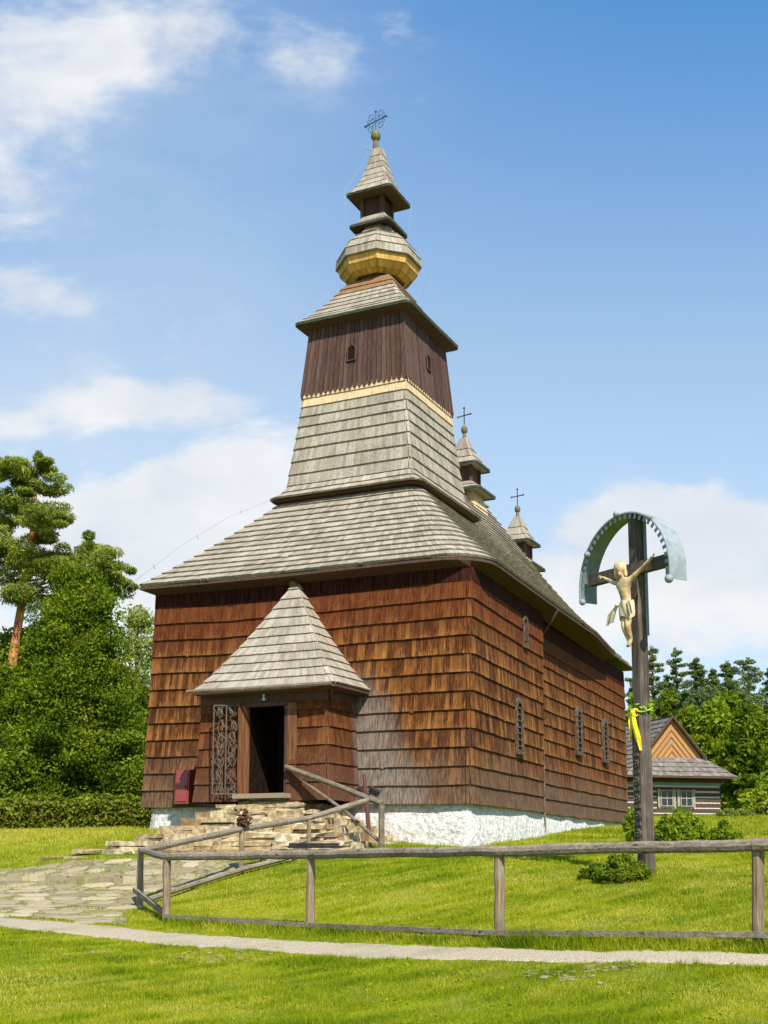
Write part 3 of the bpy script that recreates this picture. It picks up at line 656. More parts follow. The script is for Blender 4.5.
def turret(b, dz):
    a = TA
    q = G(M_CH); q.box(a-.36, a+.36, b-.36, b+.36, 10.6+dz, 13.06+dz)
    for sx in (-1, 1):
        for sy in (-1, 1): q.box(a+sx*.38-.05, a+sx*.38+.05, b+sy*.38-.05, b+sy*.38+.05, 12.2+dz, 13.05+dz)
    t = q.build('ridge_turret', DARK, church)
    q = G(M_CH); up = [(.70, 13.02), (.48, 13.28), (.30, 13.62), (.13, 14.06)]; P = []
    rg = [sqr(h, z+dz, h*.12+.01, a, b) for h, z in up]; q.loft([[p-Vector((0,0,.02)) for p in r_] for r_ in rg], True, True, True); q.shingles(rg, .09, .03, .04, .005, closed=True); q.build('turret_roof', ROOF, t)
    edge_board(rg[0], .05, 'edge_board', t)
    q = G(M_CH); lw = [(.84, 12.08), (.62, 12.24), (.42, 12.42)]
    rg = [sqr(h, z+dz, h*.10+.01, a, b) for h, z in lw]; q.loft([[p-Vector((0,0,.02)) for p in r_] for r_ in rg], True, True, True); q.shingles(rg, .09, .03, .04, .005, closed=True); q.build('turret_skirt', ROOF, t)
    edge_board(rg[0], .05, 'edge_board', t)
    q = G(M_CH); rg = [sqr(h, z+dz, .02, a, b) for h, z in ((.72, 10.9), (.60, 11.5), (.46, 12.05))]; q.loft(rg, True); q.shingles(rg, .09, .03, .04, .005, closed=True); q.build('turret_base', GOLD if dz == 0 else ROOF, t)
    q = G(M_CH); q.tube([(a,b,14.0+dz),(a,b,14.32+dz)], [.09,.06], 8); q.sphere((a,b,14.42+dz), .12, 10, (1,1,1.3)); q.tube([(a,b,14.5+dz),(a,b,14.62+dz)], [.05,.02], 8); q.build('finial', LOG, t)
    iron_cross('iron_cross', a, b, 14.6+dz, .62, .27, -50, t, BLACK, False, .02)
turret(11.3, 0); turret(16.75, -1.43)

# side windows: tall narrow openings with round-headed carved frames
def on_side(b):
    if b < 6.25: return -.04 - .26*b/6.25
    return -.62 - .68*(b-6.95)/12.4
WFR = mat('carved_brown_frame', lambda q, p, r: (q.mix(q.mapr(q.noise(q.scale(p, (30,30,9)), 1, 4), .35, .65), (.035,.022,.015), (.15,.10,.068)), None, 0), .8)
def side_window(b, z0, z1, w):
    x = on_side(b) + .05; q = G(M_CH); hw = w/2
    def outl(k, dz_=0):
        pts = [(-hw*k, z0 - dz_), (hw*k, z0 - dz_)] + [(hw*k*math.cos(R(t)), z1 - hw + hw*k*1.0*math.sin(R(t)) + dz_) for t in range(0, 181, 30)]
        return pts
    o1 = outl(1.0); n = len(o1)
    q.add([Vector((x+.045, b+u, z)) for u, z in outl(.66)] , [tuple(range(n))])
    wn = q.build('window', VOID, church)
    q = G(M_CH); A = outl(1.0, .04); B = outl(.62)
    q.loft([[Vector((x-.03, b+u, z)) for u, z in A], [Vector((x+.085, b+u, z)) for u, z in A], [Vector((x+.085, b+u, z)) for u, z in B], [Vector((x+.03, b+u, z)) for u, z in B]], True)
    for k in range(7):
        zz = lerp(z0+.1, z1-.25, k/6); q.box(x+.05, x+.07, b-hw*.5, b+hw*.5, zz-.02, zz+.02)
        q.tube([(x+.09, b+sgn*hw*.72, zz+.03*math.cos(t)) if False else (x+.085, b + sgn*hw*.74 + .03*math.sin(t), zz+.05*math.cos(t)) for t in (0,1.2,2.4,3.6,4.8,6.0) for sgn in (1,)], .012, 4)
        q.tube([(x+.085, b - hw*.74 + .03*math.sin(t), zz+.05*math.cos(t)) for t in (0,1.2,2.4,3.6,4.8,6.0)], .012, 4)
    q.beam((x+.05, b-hw*1.15, z0-.09), (x+.05, b+hw*1.15, z0-.09), .12, .08)
    q.build('window_frame', WFR, wn)

side_window(3.72, 2.55, 3.90, .55); side_window(4.40, 5.48, 6.22, .36); side_window(11.45, 3.08, 4.50, .62); side_window(15.35, 3.10, 4.50, .62)
q_ = G(M_CH); q_.tube([(-.34,6.5,.1),(-.36,6.5,1.1),(-.36,6.5,3.0)], .03, 8); q_.build('downpipe', LOG, church)
q_ = G(M_CH); q_.tube([(-.35,6.6,6.1),(.2,6.4,6.75)], .035, 6); q_.build('eave_bracket', CROSSW, church)

# porch
porch = G(M_CH)
pb, pl, pr_ = -1.45, -6.55, -3.02
def porch_ring(v, x0, x1):
    fl = .10 * (1-v)**2
    return None
def prow(v):
    fl = .12 * (1 - v)**1.5; z = lerp(1.10, 3.70, v)
    return fl, z
rows_ = [i/6 for i in range(7)]
left = [[Vector((pl - f, .05, z)), Vector((pl - f, pb - f, z)), Vector((-5.32, pb - f, z))] for f, z in map(prow, rows_)]
right = [[Vector((-4.05, pb - f, z)), Vector((pr_ - .05 + f, pb - f, z)), Vector((pr_ + f, pb - f + .05, z)), Vector((pr_ + f, .05, z))] for f, z in map(prow, rows_)]
for rg in (left, right): porch.loft(rg, closed=False); porch.shingles(rg, .125, .036, .06, .012)
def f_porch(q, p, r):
    c, b, d = f_wall(q, p, r); return q.mix(.52, c, (.085, .024, .010)), b, d  # wall shingle colour mixed evenly towards dark red-brown
po = porch.build('porch', mat('dark_red_porch_shingle', f_porch, .85, .06), church)
q_ = G(M_CH)
q_.box(pl-.03, pr_+.03, pb-.03, pb+.06, 3.44, 3.92); q_.box(pr_-.06, pr_+.03, pb+.06, .05, 3.44, 3.92); q_.box(pl-.03, pl+.06, pb+.06, .05, 3.44, 3.92)
q_.box(-4.13, -4.04, pb-.09, pb+.10, 1.2, 3.44); q_.box(-5.34, -5.24, pb-.09, pb+.10, 1.2, 3.44); q_.box(-5.24, -4.13, pb-.08, pb+.08, 3.38, 3.46)
q_.build('door_frame', DARK, po)
q_ = G(M_CH); q_.box(-4.04, -3.80, pb-.095, pb+.05, 1.2, 3.435); q_.build('jamb_board', DOORW, po)
q_ = G(M_CH)      # dark inside of the porch and the inner door with small panes
q_.box(-6.4, -3.15, -.06, -.02, 1.1, 3.7); q_.box(-5.24, -5.20, pb+.1, -.06, 1.1, 3.5); q_.box(-6.4, -3.1, pb+.1, -.06, 1.14, 1.18); q_.box(-6.4,-3.1,pb+.1,-.06,3.6,3.66); q_.box(-3.15,-3.1,pb+.1,-.06,1.1,3.7)
q_.build('porch_inside', flat('brown_black_plank', (.016,.009,.006), .9, .03, .4), po)
q_ = G(M_CH); q_.box(-4.55, -4.15, -.10, -.065, 2.2, 3.2)
for k in range(3): q_.box(-4.55, -4.15, -.13, -.105, 2.2+k*.42, 2.24+k*.42)
q_.build('inner_door', GLASS, po)
q_ = G(M_CH)      # wooden door leaf swung inwards/outwards at the left jamb
q_.hexa([(-5.23,pb+.06,1.28),(-5.19,pb+.06,1.28),(-5.28,pb-.26,1.28),(-5.33,pb-.25,1.28)], [(-5.23,pb+.06,3.40),(-5.19,pb+.06,3.40),(-5.28,pb-.26,3.40),(-5.33,pb-.25,3.40)]); q_.build('door', DOORW, po)
q_ = G(M_CH)      # wrought iron gate leaf folded back
g0, g1 = Vector((-5.36, pb-.16, 0)), Vector((-5.93, pb-.40, 0)); zb_, zt_ = 1.28, 3.42
def gp(u, z): p = g0.lerp(g1, u); return Vector((p.x, p.y, z))
for a_, b_ in ((gp(0,zb_),gp(0,zt_)),(gp(1,zb_),gp(1,zt_)),(gp(0,zb_),gp(1,zb_)),(gp(0,zt_),gp(1,zt_)),(gp(.5,zb_),gp(.5,zt_))): q_.tube([a_, b_], .020, 6)
for kz in range(7):
    for su, cu in ((1, .27), (-1, .73)):
        zc = zb_ + .16 + kz * .305
        k1, k2, k3 = random.uniform(.7, 1.25), random.uniform(-.05, .05), random.uniform(0, 6)
        q_.tube([gp(cu + k2 + su*k1*(.05+.045*t)*math.cos(t*1.3+k3)*.5, zc + k2 + k1*(.02+.032*t)*math.sin(t*1.3+k3)) for t in [i*.35 for i in range(17)]], .013, 5)
        q_.tube([gp(cu - su*.22 + su*.07*t, zc + .13*math.sin(t*1.1+k3)) for t in range(6)], .011, 5)
        q_.tube([gp(cu + k2*3 + .10*math.sin(t+k3), zc + .16*t/3 - .16) for t in range(6)], .016, 5)
q_.build('iron_gate', IRON, po)
# porch roof: pyramid leaning on the wall
q_ = G(M_CH); apex = Vector((-4.72, -.02, 6.78)); NRP = 12
def pring(v):
    w = v**.93; z = lerp(3.80, 6.78, v) - .10*math.sin(PI*v)
    fl = .0; c = [(-6.65, .02), (-6.58, -1.80)] + [(-6.58 + 3.96*s_, -1.80) for s_ in (.33, .66, .96)] + [(-2.64, -1.76), (-2.62, .02)]
    return [Vector((lerp(x, apex.x, w), lerp(y, apex.y, w), z)) for x, y in c]
q_.loft([pring(i/NRP) for i in range(NRP+1)], closed=False); q_.shingles([pring(i/NRP) for i in range(NRP+1)], .10, .04, .06, .010)
pr = q_.build('porch_roof', ROOF, po)
q_ = G(M_CH); q_.tube([(apex.x, apex.y-.16, apex.z-.16), (apex.x, apex.y-.01, apex.z+.02)], [.13, .05], 8); q_.build('apex_cap', DOORW, pr)
q_ = G(M_CH); rr = pring(0); q_.loft([[p + Vector((0,0,-.02)) for p in rr], [p + Vector((0,0,-.08)) for p in rr], [Vector((lerp(p.x,-4.7,.12), lerp(p.y,-.2,.15), 3.66)) for p in rr]], closed=False); q_.build('soffit', DARK, po)
q_ = G(M_CH); q_.tube([(-6.70,-1.90,3.80),(-5.2,-1.91,3.77),(-3.4,-1.90,3.77),(-2.70,-1.86,3.78)], [.05,.055,.055,.05], 8); q_.build('log_gutter', LOG, po)
q_ = G(M_CH); q_.beam((-2.75,-1.7,3.70),(-3.0,-1.3,3.42),.05,.07); q_.build('rafter_tail', DARK, po)
q_ = G(M_CH); q_.box(-4.86, -4.60, pb-.055, pb-.034, 3.50, 3.74); pn = q_.build('number_plate', PLATE, po)
q_ = G(M_CH); q_.box(-4.75, -4.715, pb-.066, pb-.057, 3.54, 3.70); q_.box(-4.775,-4.75,pb-.066,pb-.057,3.655,3.69); q_.box(-4.78,-4.685,pb-.066,pb-.057,3.53,3.555); q_.build('numeral', WHITE, pn)
CABLE = flat('grey_cable', (.30,.31,.32))
q_ = G(M_CH)
q_.tube([(TA-.15,TB-.12,21.45),(TA-.40,TB-.3,20.6),(TA-.78,TB-.76,19.6),(TA-.74,TB-.74,18.6),(TA-1.15,TB-.9,17.6),(TA-1.05,TB-.9,16.9),(TA-.95,TB-.95,16.4),(TA-1.60,TB-1.60,15.6),(TA-1.92,TB-1.92,15.15)], .0045, 5)
q_.build('tower_cable', CABLE, church); q_ = G(M_CH)
q_.tube([(TA-2.22,TB-2.22,9.82),(-7.55,1.05,9.05),(-8.5,.2,8.15),(-9.35,-.35,7.3),(-9.75,-.5,6.95),(-9.7,-.4,6.6),(-9.45,-.1,6.3)], .006, 5)
q_.build('roof_cable', CABLE, church); q_ = G(M_CH)
q_.tube([(TA+.76,TB+.74,19.5),(TA+.72,TB+.6,18.6),(TA+1.3,TB+.9,17.4),(TA+1.0,TB+1.0,16.7),(TA+1.88,TB+1.88,15.2),(TA+2.05,TB+2.0,14.8),(TA+1.80,TB+1.85,13.6),(TA+1.80,TB+1.85,12.0)], .005, 5)
q_.build('tower_cable', CABLE, church)
for (x, y, z) in ((TA-1.5,TB-1.5,15.75),(TA-1.8,TB-1.8,15.4),(-7.3,1.4,9.2),(-8.2,.6,8.4),(-9.1,-.1,7.5)):
    q_ = G(M_CH); q_.tube([(x,y,z),(x-.04,y-.04,z+.14)], .010, 5); q_.build('cable_holder', CABLE, church)
q_ = G(M_CH); q_.tube([(TA-.1,TB-.1,21.1),(TA-.45,TB-.45,21.12)], .012, 5); q_.build('cable_holder', CABLE, church)

# ------------------------------------------------------------------ stone steps
steps = empty('stone_steps', M_CH, (-4.8, -3, -.3), 'rough ochre stone steps spreading below the church door', 'steps')
nst = 9; zt_list = [1.22 - .18*k for k in range(nst)]
Lx = [-5.35, -5.75, -6.15, -6.35, -6.75, -7.15, -7.8, -8.5, -9.2]; Rx = [-3.95, -3.6, -3.05, -2.75, -2.3, -1.95, -1.6, -1.3, -1.1]
for k in range(nst):
    zt = zt_list[k]; yf = -1.62 - .31*k; q_ = G(M_CH); x = Lx[k]
    def blk(x0, x1, y0, y1, z0, z1):
        j = lambda s_: random.uniform(-s_, s_) * 1.9; b4 = [(x0+j(.015), y0+j(.03), z0), (x1+j(.015), y0+j(.03), z0), (x1, y1, z0), (x0, y1, z0)]
        q_.hexa([Vector(p) for p in b4], [Vector((p[0]+j(.02), p[1]+j(.02), z1+j(.018))) for p in b4])
    while x < Rx[k]:
        w = random.uniform(.28, .95); w = min(w, Rx[k] - x + .05); h = .185
        if random.random() < .75: blk(x+.012, x+w-.012, yf, yf+.45, zt-.19, zt-.10); blk(x+.012, x+w-.012, yf+random.uniform(-.03,.03), yf+.45, zt-.09, zt)
        else: blk(x+.012, x+w-.012, yf + random.uniform(-.04, .04), yf+.45, zt-.19, zt)
        x += w
    for xx, sgn in ((Lx[k], 1), (Rx[k], -1)):      # stones returning to the wall on both flanks
        y = yf + .42
        while y < -.2:
            l = random.uniform(.25, .5); blk(min(xx, xx+sgn*.42), max(xx, xx+sgn*.42), y, min(y+l-.02, -.1), zt-.19, zt + random.uniform(-.03,.01)); y += l
    q_.box(Lx[k]+.1, Rx[k]-.1, yf+.15, -.15 if k else pb+.2, zt-.20, zt-.03, r=.3)
    q_.build('step', STONE, steps)
q_ = G(M_CH); q_.box(-5.3, -3.9, -1.95, pb+.1, 1.16, 1.27); q_.build('threshold', FLAG, steps)
# floodlight strip on the step and floodlight post
fl = empty('floodlight_strip', M_CH, (-1.9, -3.95, -.16), 'low black grille lamp lying beside the bottom right of the steps', 'floodlight')
q_ = G(M_CH); q_.box(-2.55, -1.35, -4.02, -3.88, .0, .05); q_.build('housing', BLACK, fl)
q_ = G(M_CH)
for k in range(9): q_.box(-2.52+.13*k, -2.45+.13*k, -4.03, -3.87, .052, .10)
q_.build('grille', BLACK, fl)
fp = empty('floodlight_post', M_CH, (-2.1, -1.0, .0), 'slim maroon post with two black floodlights at the right of the porch', 'floodlight post')
q_ = G(M_CH); q_.tube([(-2.10,-1.0,-.1),(-2.28,-1.0,1.72)], [.06,.045], 8); q_.build('post', MAROON, fp)
for sx in (-1, 1):
    q_ = G(M_CH); q_.box(-.12,.12,-.06,.06,-.07,.07, rot=Matrix.Rotation(.5*sx,3,'Y') @ Matrix.Rotation(.3,3,'X'))
    q_.v = [(v[0]-2.22+sx*.22, v[1]-1.02, v[2]+1.30) for v in q_.v]; q_.beam((-2.22,-1.0,1.22),(-2.22+sx*.22,-1.0,1.28),.03,.03); q_.build('floodlight', BLACK, fp)
# stair handrail
hr = empty('stair_handrail', M_CH, (-1.1, -2.6, 0), 'grey wooden stair handrail running down from the church doorway', 'handrail')
def lf(px, py, off):
    r = ray(px, py); d_ = Vector((math.sin(AZ), math.cos(AZ), 0)); c0 = Vector((CC.x, CC.y, 0)); t = ((c0 + d_*off).dot(d_)) / r.dot(d_); p = r*t - c0
    u_ = Vector((math.cos(AZ), -math.sin(AZ), 0)); return Vector((p.dot(u_), p.dot(d_), p.z))
q_ = G(M_CH); q_.tube([lf(286,767,-1.62), lf(335,785,-2.1), lf(382,804,-2.6)], .065, 8); q_.build('rail', LOG, hr)
q_ = G(M_CH); q_.tube([lf(303,781,-1.75), lf(345,811,-2.2), lf(380,842,-2.55)], .04, 8); q_.build('rail', LOG, hr)
q_ = G(M_CH); a_ = lf(381.5,805,-2.6); q_.tube([a_, (a_.x, a_.y, -.05)], .07, 8); q_.build('post', LOG, hr)

# red cabinet
cab = empty('hose_cabinet', M_CH, (-7.98, -.2, 1.12), 'red-brown faceted metal cabinet hung low on the left of the front wall', 'cabinet')
q_ = G(M_CH); b4 = [Vector(p) for p in ((-8.28,-.16,1.13),(-7.60,-.16,1.13),(-7.60,-.46,1.13),(-8.02,-.46,1.13))]
t4 = [Vector(p) for p in ((-8.28,-.13,2.02),(-7.60,-.13,2.02),(-7.60,-.42,2.00),(-8.02,-.42,2.00))]
q_.hexa([b4[0],b4[1],b4[2],b4[3]][::-1], [t4[0],t4[1],t4[2],t4[3]][::-1]); q_.build('body', RED, cab)
q_ = G(M_CH); q_.hexa([Vector(p) for p in ((-7.98,-.478,1.19),(-7.64,-.478,1.19),(-7.64,-.462,1.19),(-7.98,-.462,1.19))], [Vector(p) for p in ((-7.98,-.445,1.94),(-7.64,-.445,1.94),(-7.64,-.425,1.94),(-7.98,-.425,1.94))]); q_.build('door', RED, cab)
q_ = G(M_CH); q_.tube([(-7.68,-.485,1.5),(-7.68,-.48,1.6)], .015, 6); q_.build('handle', BLACK, cab)

# ------------------------------------------------------------------ rail fence
fence = empty('rail_fence', M_W, (-1.0, 16.7, -1.13), 'grey round-pole fence running along the gravel path and turning back to the steps', 'fence')
def wob(p, q, r, n=8, w=.015):
    p, q = Vector(p), Vector(q); return [p.lerp(q, i/n) + Vector((random.uniform(-w,w), 0, random.uniform(-w,w))) if 0 < i < n else p.lerp(q, i/n) for i in range(n+1)], [r*random.uniform(.92,1.08) for _ in range(n+1)]
posts = [(140,904,851,21.8),(166.5,920,858,18.55),(310,927,856,16.65),(499,941,853,13.8),(757.5,947,847,12.0)]
PT = []
for (px, yb, yt, Y) in posts:
    b_, t_ = at(px, yb, Y), at(px+.5, yt, Y); zg = gz1(b_.x, b_.y); q_ = G()
    pts, rr_ = wob((b_.x, Y, zg-.15), (t_.x, Y, t_.z-.02), .062, 5, .008); q_.tube(pts, rr_, 9); q_.build('post', POSTM, fence); PT.append((b_.x, Y, zg, t_.z))
pX, pY = 5.9, 10.4; PT.append((pX, pY, gz1(pX, pY), -.01)); q_ = G(); q_.tube([(pX,pY,gz1(pX,pY)-.1),(pX,pY,-.02)], .065, 9); q_.build('post', POSTM, fence)
for i in range(1, 5):
    a_, b_ = PT[i], PT[i+1]; q_ = G(); pts, rr_ = wob((a_[0], a_[1]-.02, a_[3]+.02), (b_[0], b_[1]-.02, b_[3]+.02), .064 if i < 4 else .068, 10, .008)
    if i == 1: pts[0] = pts[0] + (pts[0]-pts[1])*.25
    q_.tube(pts, rr_, 10); q_.build('top_rail', RAIL, fence)
    LOW = {1: 914, 2: 922.5, 3: 930, 4: 931.5, 5: 931.5}; zz_ = lambda j: (EYE*0 - (LOW[j]-848.05)/1200*PT[j][1]*1.0) if j < 5 else -(931.5-848)/1200*PT[5][1]
    q_ = G(); o_ = -.09; pts = [Vector((a_[0], a_[1]+o_, zz_(i))), Vector((b_[0], b_[1]+o_, zz_(i+1)))]; q_.beam(pts[0], pts[1], .05, .058); q_.build('bottom_rail', RAIL, fence)
q_ = G(); pts, rr_ = wob((PT[0][0], PT[0][1], PT[0][3]+.01), (PT[1][0], PT[1][1], PT[1][3]+.0), .055, 4, .006); q_.tube(pts, rr_, 8); q_.build('top_rail', RAIL, fence)
q_ = G(); q_.beam((PT[0][0]-.1, PT[0][1]-.05, PT[0][2]+.28), (PT[1][0], PT[1][1]-.05, PT[1][2]+.12), .06, .08); q_.build('bottom_rail', RAIL, fence)
back = [(140,851,21.8),(242,829,24.7),(309,818,25.6),(372,799,26.4)]; BP = [at(x, y, Y) for x, y, Y in back]
q_ = G(); path_ = [BP[0].lerp(BP[1], t/5) for t in range(5)] + [BP[1].lerp(BP[2], t/3) for t in range(3)] + [BP[2].lerp(BP[3], t/3) for t in range(4)]
q_.tube(path_, [.062 + .008*math.sin(i*2.1) for i in range(len(path_))], 9); q_.build('top_rail', RAIL, fence)
for p, rr2 in ((BP[1], .055), (BP[2], .045)):
    q_ = G(); zg = gz1(p.x, p.y); q_.tube([(p.x, p.y, zg-.1), (p.x, p.y, p.z)], rr2, 8); q_.build('post', POSTM, fence)
lowpx = [(150,890,21.9),(200,878,23.5),(243,868,24.6),(300,856,25.4),(335,851,25.8)]
q_ = G(); q_.tube([Vector((at(x,y,Y).x, at(x,y,Y).y-.08, gz1(at(x,y,Y).x, at(x,y,Y).y)+.09)) for x, y, Y in lowpx], .05, 7); q_.build('bottom_rail', RAIL, fence)
# dry leafy bundle on the rail post
bp = BP[1] + Vector((0, -.02, .05)); V = []; rn = []
for k in range(130):
    c = bp + Vector((random.gauss(.03,.08), random.gauss(0,.05), abs(random.gauss(.12,.10)))); u_ = Vector((random.gauss(0,1), random.gauss(0,1), random.gauss(.3,1))).normalized(); v_ = u_.orthogonal().normalized()
    l, w = random.uniform(.04,.09), random.uniform(.02,.045); V += [c - v_*w, c + u_*l, c + v_*w, c - u_*l]; rn.append(random.random())
o = fast_mesh('dry_bundle', np.array(V), 4, DRY, rn); recentre(o); tag(o, 'small crumpled brown bundle perched on the slanting rail before the steps', 'bundle')

# ------------------------------------------------------------------ wayside cross
YX = 17.6
c0 = at(634.5, 571, YX); wdir = Vector((math.sin(R(150)), math.cos(R(150)), 0))          # along the arms, towards the near right end
ndir = Vector((math.cos(R(210)), math.sin(R(210)), 0)); ndir = Vector((-wdir.y, wdir.x, 0)); 
if ndir.y > 0: ndir = -ndir                                                               # the side that faces the visitor
M_X = M_W @ Matrix(((wdir.x, -ndir.x, 0, c0.x), (wdir.y, -ndir.y, 0, c0.y), (0, 0, 1, c0.z), (0, 0, 0, 1)))
gzx = gz1(c0.x, c0.y) - c0.z
cross = empty('wayside_cross', M_X, (0, 0, gzx), 'tall weathered oak wayside cross with a curved sheet-metal canopy and a carved figure', 'wayside cross')
CXo = .06; q_ = G(M_X)
q_.hexa([Vector((CXo-.085,-.085,gzx-.1)),Vector((CXo+.085,-.085,gzx-.1)),Vector((CXo+.085,.10,gzx-.1)),Vector((CXo-.085,.10,gzx-.1))], [Vector((CXo-.08,-.085,.86)),Vector((CXo+.08,-.085,.86)),Vector((CXo+.08,.085,.86)),Vector((CXo-.08,.085,.86))])
q_.build('post', CROSSW, cross)
q_ = G(M_X); q_.box(CXo+.092,CXo+.104,.05,.11,-1.0,.86); q_.build('flashing', TIN_IN, cross)
q_ = G(M_X); q_.beam((-.98,-.03,.03),(.86,-.03,.0),.13,.17); q_.build('crossbar', CROSSW, cross)
q_ = G(M_X); zc0, zc1 = gzx + .35, -2.15; q_.hexa([Vector((CXo-.08,-.125,zc0)),Vector((CXo+.08,-.125,zc0)),Vector((CXo+.08,-.08,zc0)),Vector((CXo-.08,-.08,zc0))],[Vector((CXo-.08,-.125,zc1)),Vector((CXo+.08,-.125,zc1)),Vector((CXo+.08,-.08,zc1)),Vector((CXo-.08,-.08,zc1))])
z = zc0 + .1
while z < zc1 - .12:
    q_.box(CXo-.065,CXo+.065,-.15,-.125,z,z+.05)
    q_.tube([(CXo+.0+.05*math.cos(t), -.135, z+.14+.05*math.sin(t)) for t in [i*PI/5 for i in range(11)]], .018, 5)
    q_.sphere((CXo+.0,-.135,z+.14), .028, 6); z += .25
q_.build('carved_panel', CROSSW, cross)
# canopy: half ring of sheet metal with a scalloped front edge
def cring(r, y, n=28, ext=.18):
    pts = [(-r, -.12-ext)] + [(-r*math.cos(PI*i/n), -.12 + r*math.sin(PI*i/n)) for i in range(n+1)] + [(r, -.12-ext)]
    return [Vector((x-.10, y, z)) for x, z in pts]
q_ = G(M_X); q_.loft([cring(1.0,-.14), cring(1.0,.18)], closed=False); can = q_.build('canopy', TIN, cross, smooth=True)
q_ = G(M_X); q_.loft([cring(.985,.18), cring(.985,-.13)], closed=False); q_.build('canopy_lining', TIN_IN, can, smooth=True)
q_ = G(M_X); pts = cring(.985,-.145,54)
q_.tube(cring(1.0,-.145), .018, 6)
for i in range(1, len(pts)-1, 2):
    a_, b_ = pts[i], pts[min(i+1, len(pts)-1)]; c = Vector((-.10,-.145,-.12)); m_ = (a_+b_)/2; inw = (c-m_).normalized()
    q_.add([a_, b_, b_+inw*.075, a_+inw*.075], [(0,1,2,3)]); 
q_.build('scalloped_trim', TIN, can)
for (x, z, s_) in ((-1.0,-.31,1),(-.86,.42,1),(-.16,.90,1),(.56,.68,1),(.92,-.31,1.25)):
    q_ = G(M_X); q_.sphere((x-.03,-.16,z), .052*s_, 12); q_.build('ball_ornament', TIN, can, smooth=True)
# carved figure: one continuous skinned body
def skin_figure(name, nodes, edges, rad, M, m, parent, sub=2):
    me = bpy.data.meshes.new(name); T = XF[parent.name].inverted() @ M
    me.from_pydata([(T @ Vector(p))[:] for p in nodes], edges, []); me.materials.append(m); o = bpy.data.objects.new(name, me); COL.objects.link(o); o.parent = parent; XF[o.name] = XF[parent.name]
    md = o.modifiers.new('skin', 'SKIN'); md.use_smooth_shade = True
    for i, r_ in enumerate(rad):
        sv = me.skin_vertices[0].data[i]; sv.radius = (r_, r_) if not isinstance(r_, tuple) else r_; sv.use_root = (i == 0)
    sd = o.modifiers.new('sub', 'SUBSURF'); sd.levels = sub; sd.render_levels = sub; return o
fy = -.24
FSH = Vector((.06, 0, -.07))
nodes = [(.02,fy,-.53),(.02,fy-.01,-.40),(.01,fy-.03,-.28),(.0,fy-.03,-.15),(-.01,fy-.03,-.08),(-.03,fy-.05,-.03),(-.04,fy-.06,.05),      # pelvis .. head
 (.12,fy-.02,-.13),(.27,fy+.02,-.03),(.41,fy+.05,.07),(.48,fy+.06,.115),(.54,fy+.06,.15),
 (-.13,fy-.02,-.13),(-.29,fy+.02,-.09),(-.45,fy+.05,-.01),(-.53,fy+.06,.03),(-.59,fy+.06,.06),
 (.065,fy,-.60),(.08,fy-.05,-.82),(.06,fy+.02,-1.02),(.06,fy-.03,-1.12),
 (-.03,fy,-.60),(.0,fy-.05,-.83),(.03,fy+.02,-1.03),(.035,fy-.03,-1.13)]
rad = [.088,.075,.092,.098,.042,.046,.062,.048,.034,.028,.022,.020,.048,.034,.028,.022,.020,.062,.048,.033,.028,.062,.048,.033,.028]
edges = [(0,1),(1,2),(2,3),(3,4),(4,5),(5,6),(3,7),(7,8),(8,9),(9,10),(10,11),(3,12),(12,13),(13,14),(14,15),(15,16),(0,17),(17,18),(18,19),(19,20),(0,21),(21,22),(22,23),(23,24)]
nodes = [tuple(Vector(n) + FSH) for n in nodes]
fig = skin_figure('figure', nodes, edges, rad, M_X, FIGW, cross)
M_X0 = M_X; M_X = M_X @ Matrix.Translation(FSH)
hc = Vector((-.04, fy-.06, .045)); M_H = M_X @ Matrix.Translation(hc) @ Matrix.Rotation(R(28), 4, 'Z') @ Matrix.Rotation(R(-10), 4, 'Y')   # the head is turned and bowed
q_ = G(M_H)   # hair falling to the shoulders, beard
q_.sphere((0,.022,.040), .095, 14, (1.05,.8,1.15)); q_.sphere((.068,.0,-.05), .042, 10, (.8,.8,2.3)); q_.sphere((-.068,.0,-.05), .042, 10, (.8,.8,2.3)); q_.sphere((0,-.060,-.072), .030, 10, (1,.7,1.2))
q_.build('hair', FIGW, fig, smooth=True)
q_ = G(M_H); q_.sphere((0,-.028,.005), .056, 12, (1,.75,1.35)); q_.sphere((0,-.076,0), .012, 8, (1,1,1.8)); q_.box(-.018,.018,-.076,-.066,-.040,-.034); q_.build('face', FIGW, fig, smooth=True)
for sx_ in (-1, 1):
    q_ = G(M_H); q_.sphere((sx_*.022,-.066,.022), .008, 6); q_.build('eye', DOORW, fig)
for sx_, hand in ((1, Vector((.55,fy+.055,.155))), (-1, Vector((-.60,fy+.055,.065)))):     # five fingers on each open hand
    for k in range(5):
        an = (-.5 + .25*k); d_ = Vector((sx_*math.cos(an), -.15, math.sin(an)+.3)).normalized() if k else Vector((sx_*.3,-.3,-.8)).normalized(); L_ = (.035,.045,.052,.048,.038)[k]
        q_ = G(M_X); q_.tube([hand, hand + d_*L_*.6, hand + d_*L_ + Vector((0,-.012,-.004))], [.009,.008,.006], 6); q_.build('finger', FIGW, fig, smooth=True)
q_ = G(M_X)   # loincloth with a knot and loose ends
rings = []
for (z, rx, ry) in ((-.44,.105,.095),(-.49,.12,.105),(-.56,.125,.11),(-.63,.13,.108),(-.69,.12,.10)):
    rings.append([Vector((.02 + rx*(1+.06*math.sin(5*t))*math.cos(t), fy + ry*(1+.10*math.sin(6*t+z*20))*math.sin(t), z + .025*math.sin(3*t))) for t in [2*PI*i/28 for i in range(28)]])
q_.loft(rings, True)
def fold(c0, c1, c2, w0, w1, w2):
    q_.loft([[Vector(c) + Vector((w*u, -.02*math.cos(u*5), .02*u)) for u in (-1,-.6,-.2,.2,.6,1)] for c, w in ((c0,w0),(c1,w1),(c2,w2))], False)
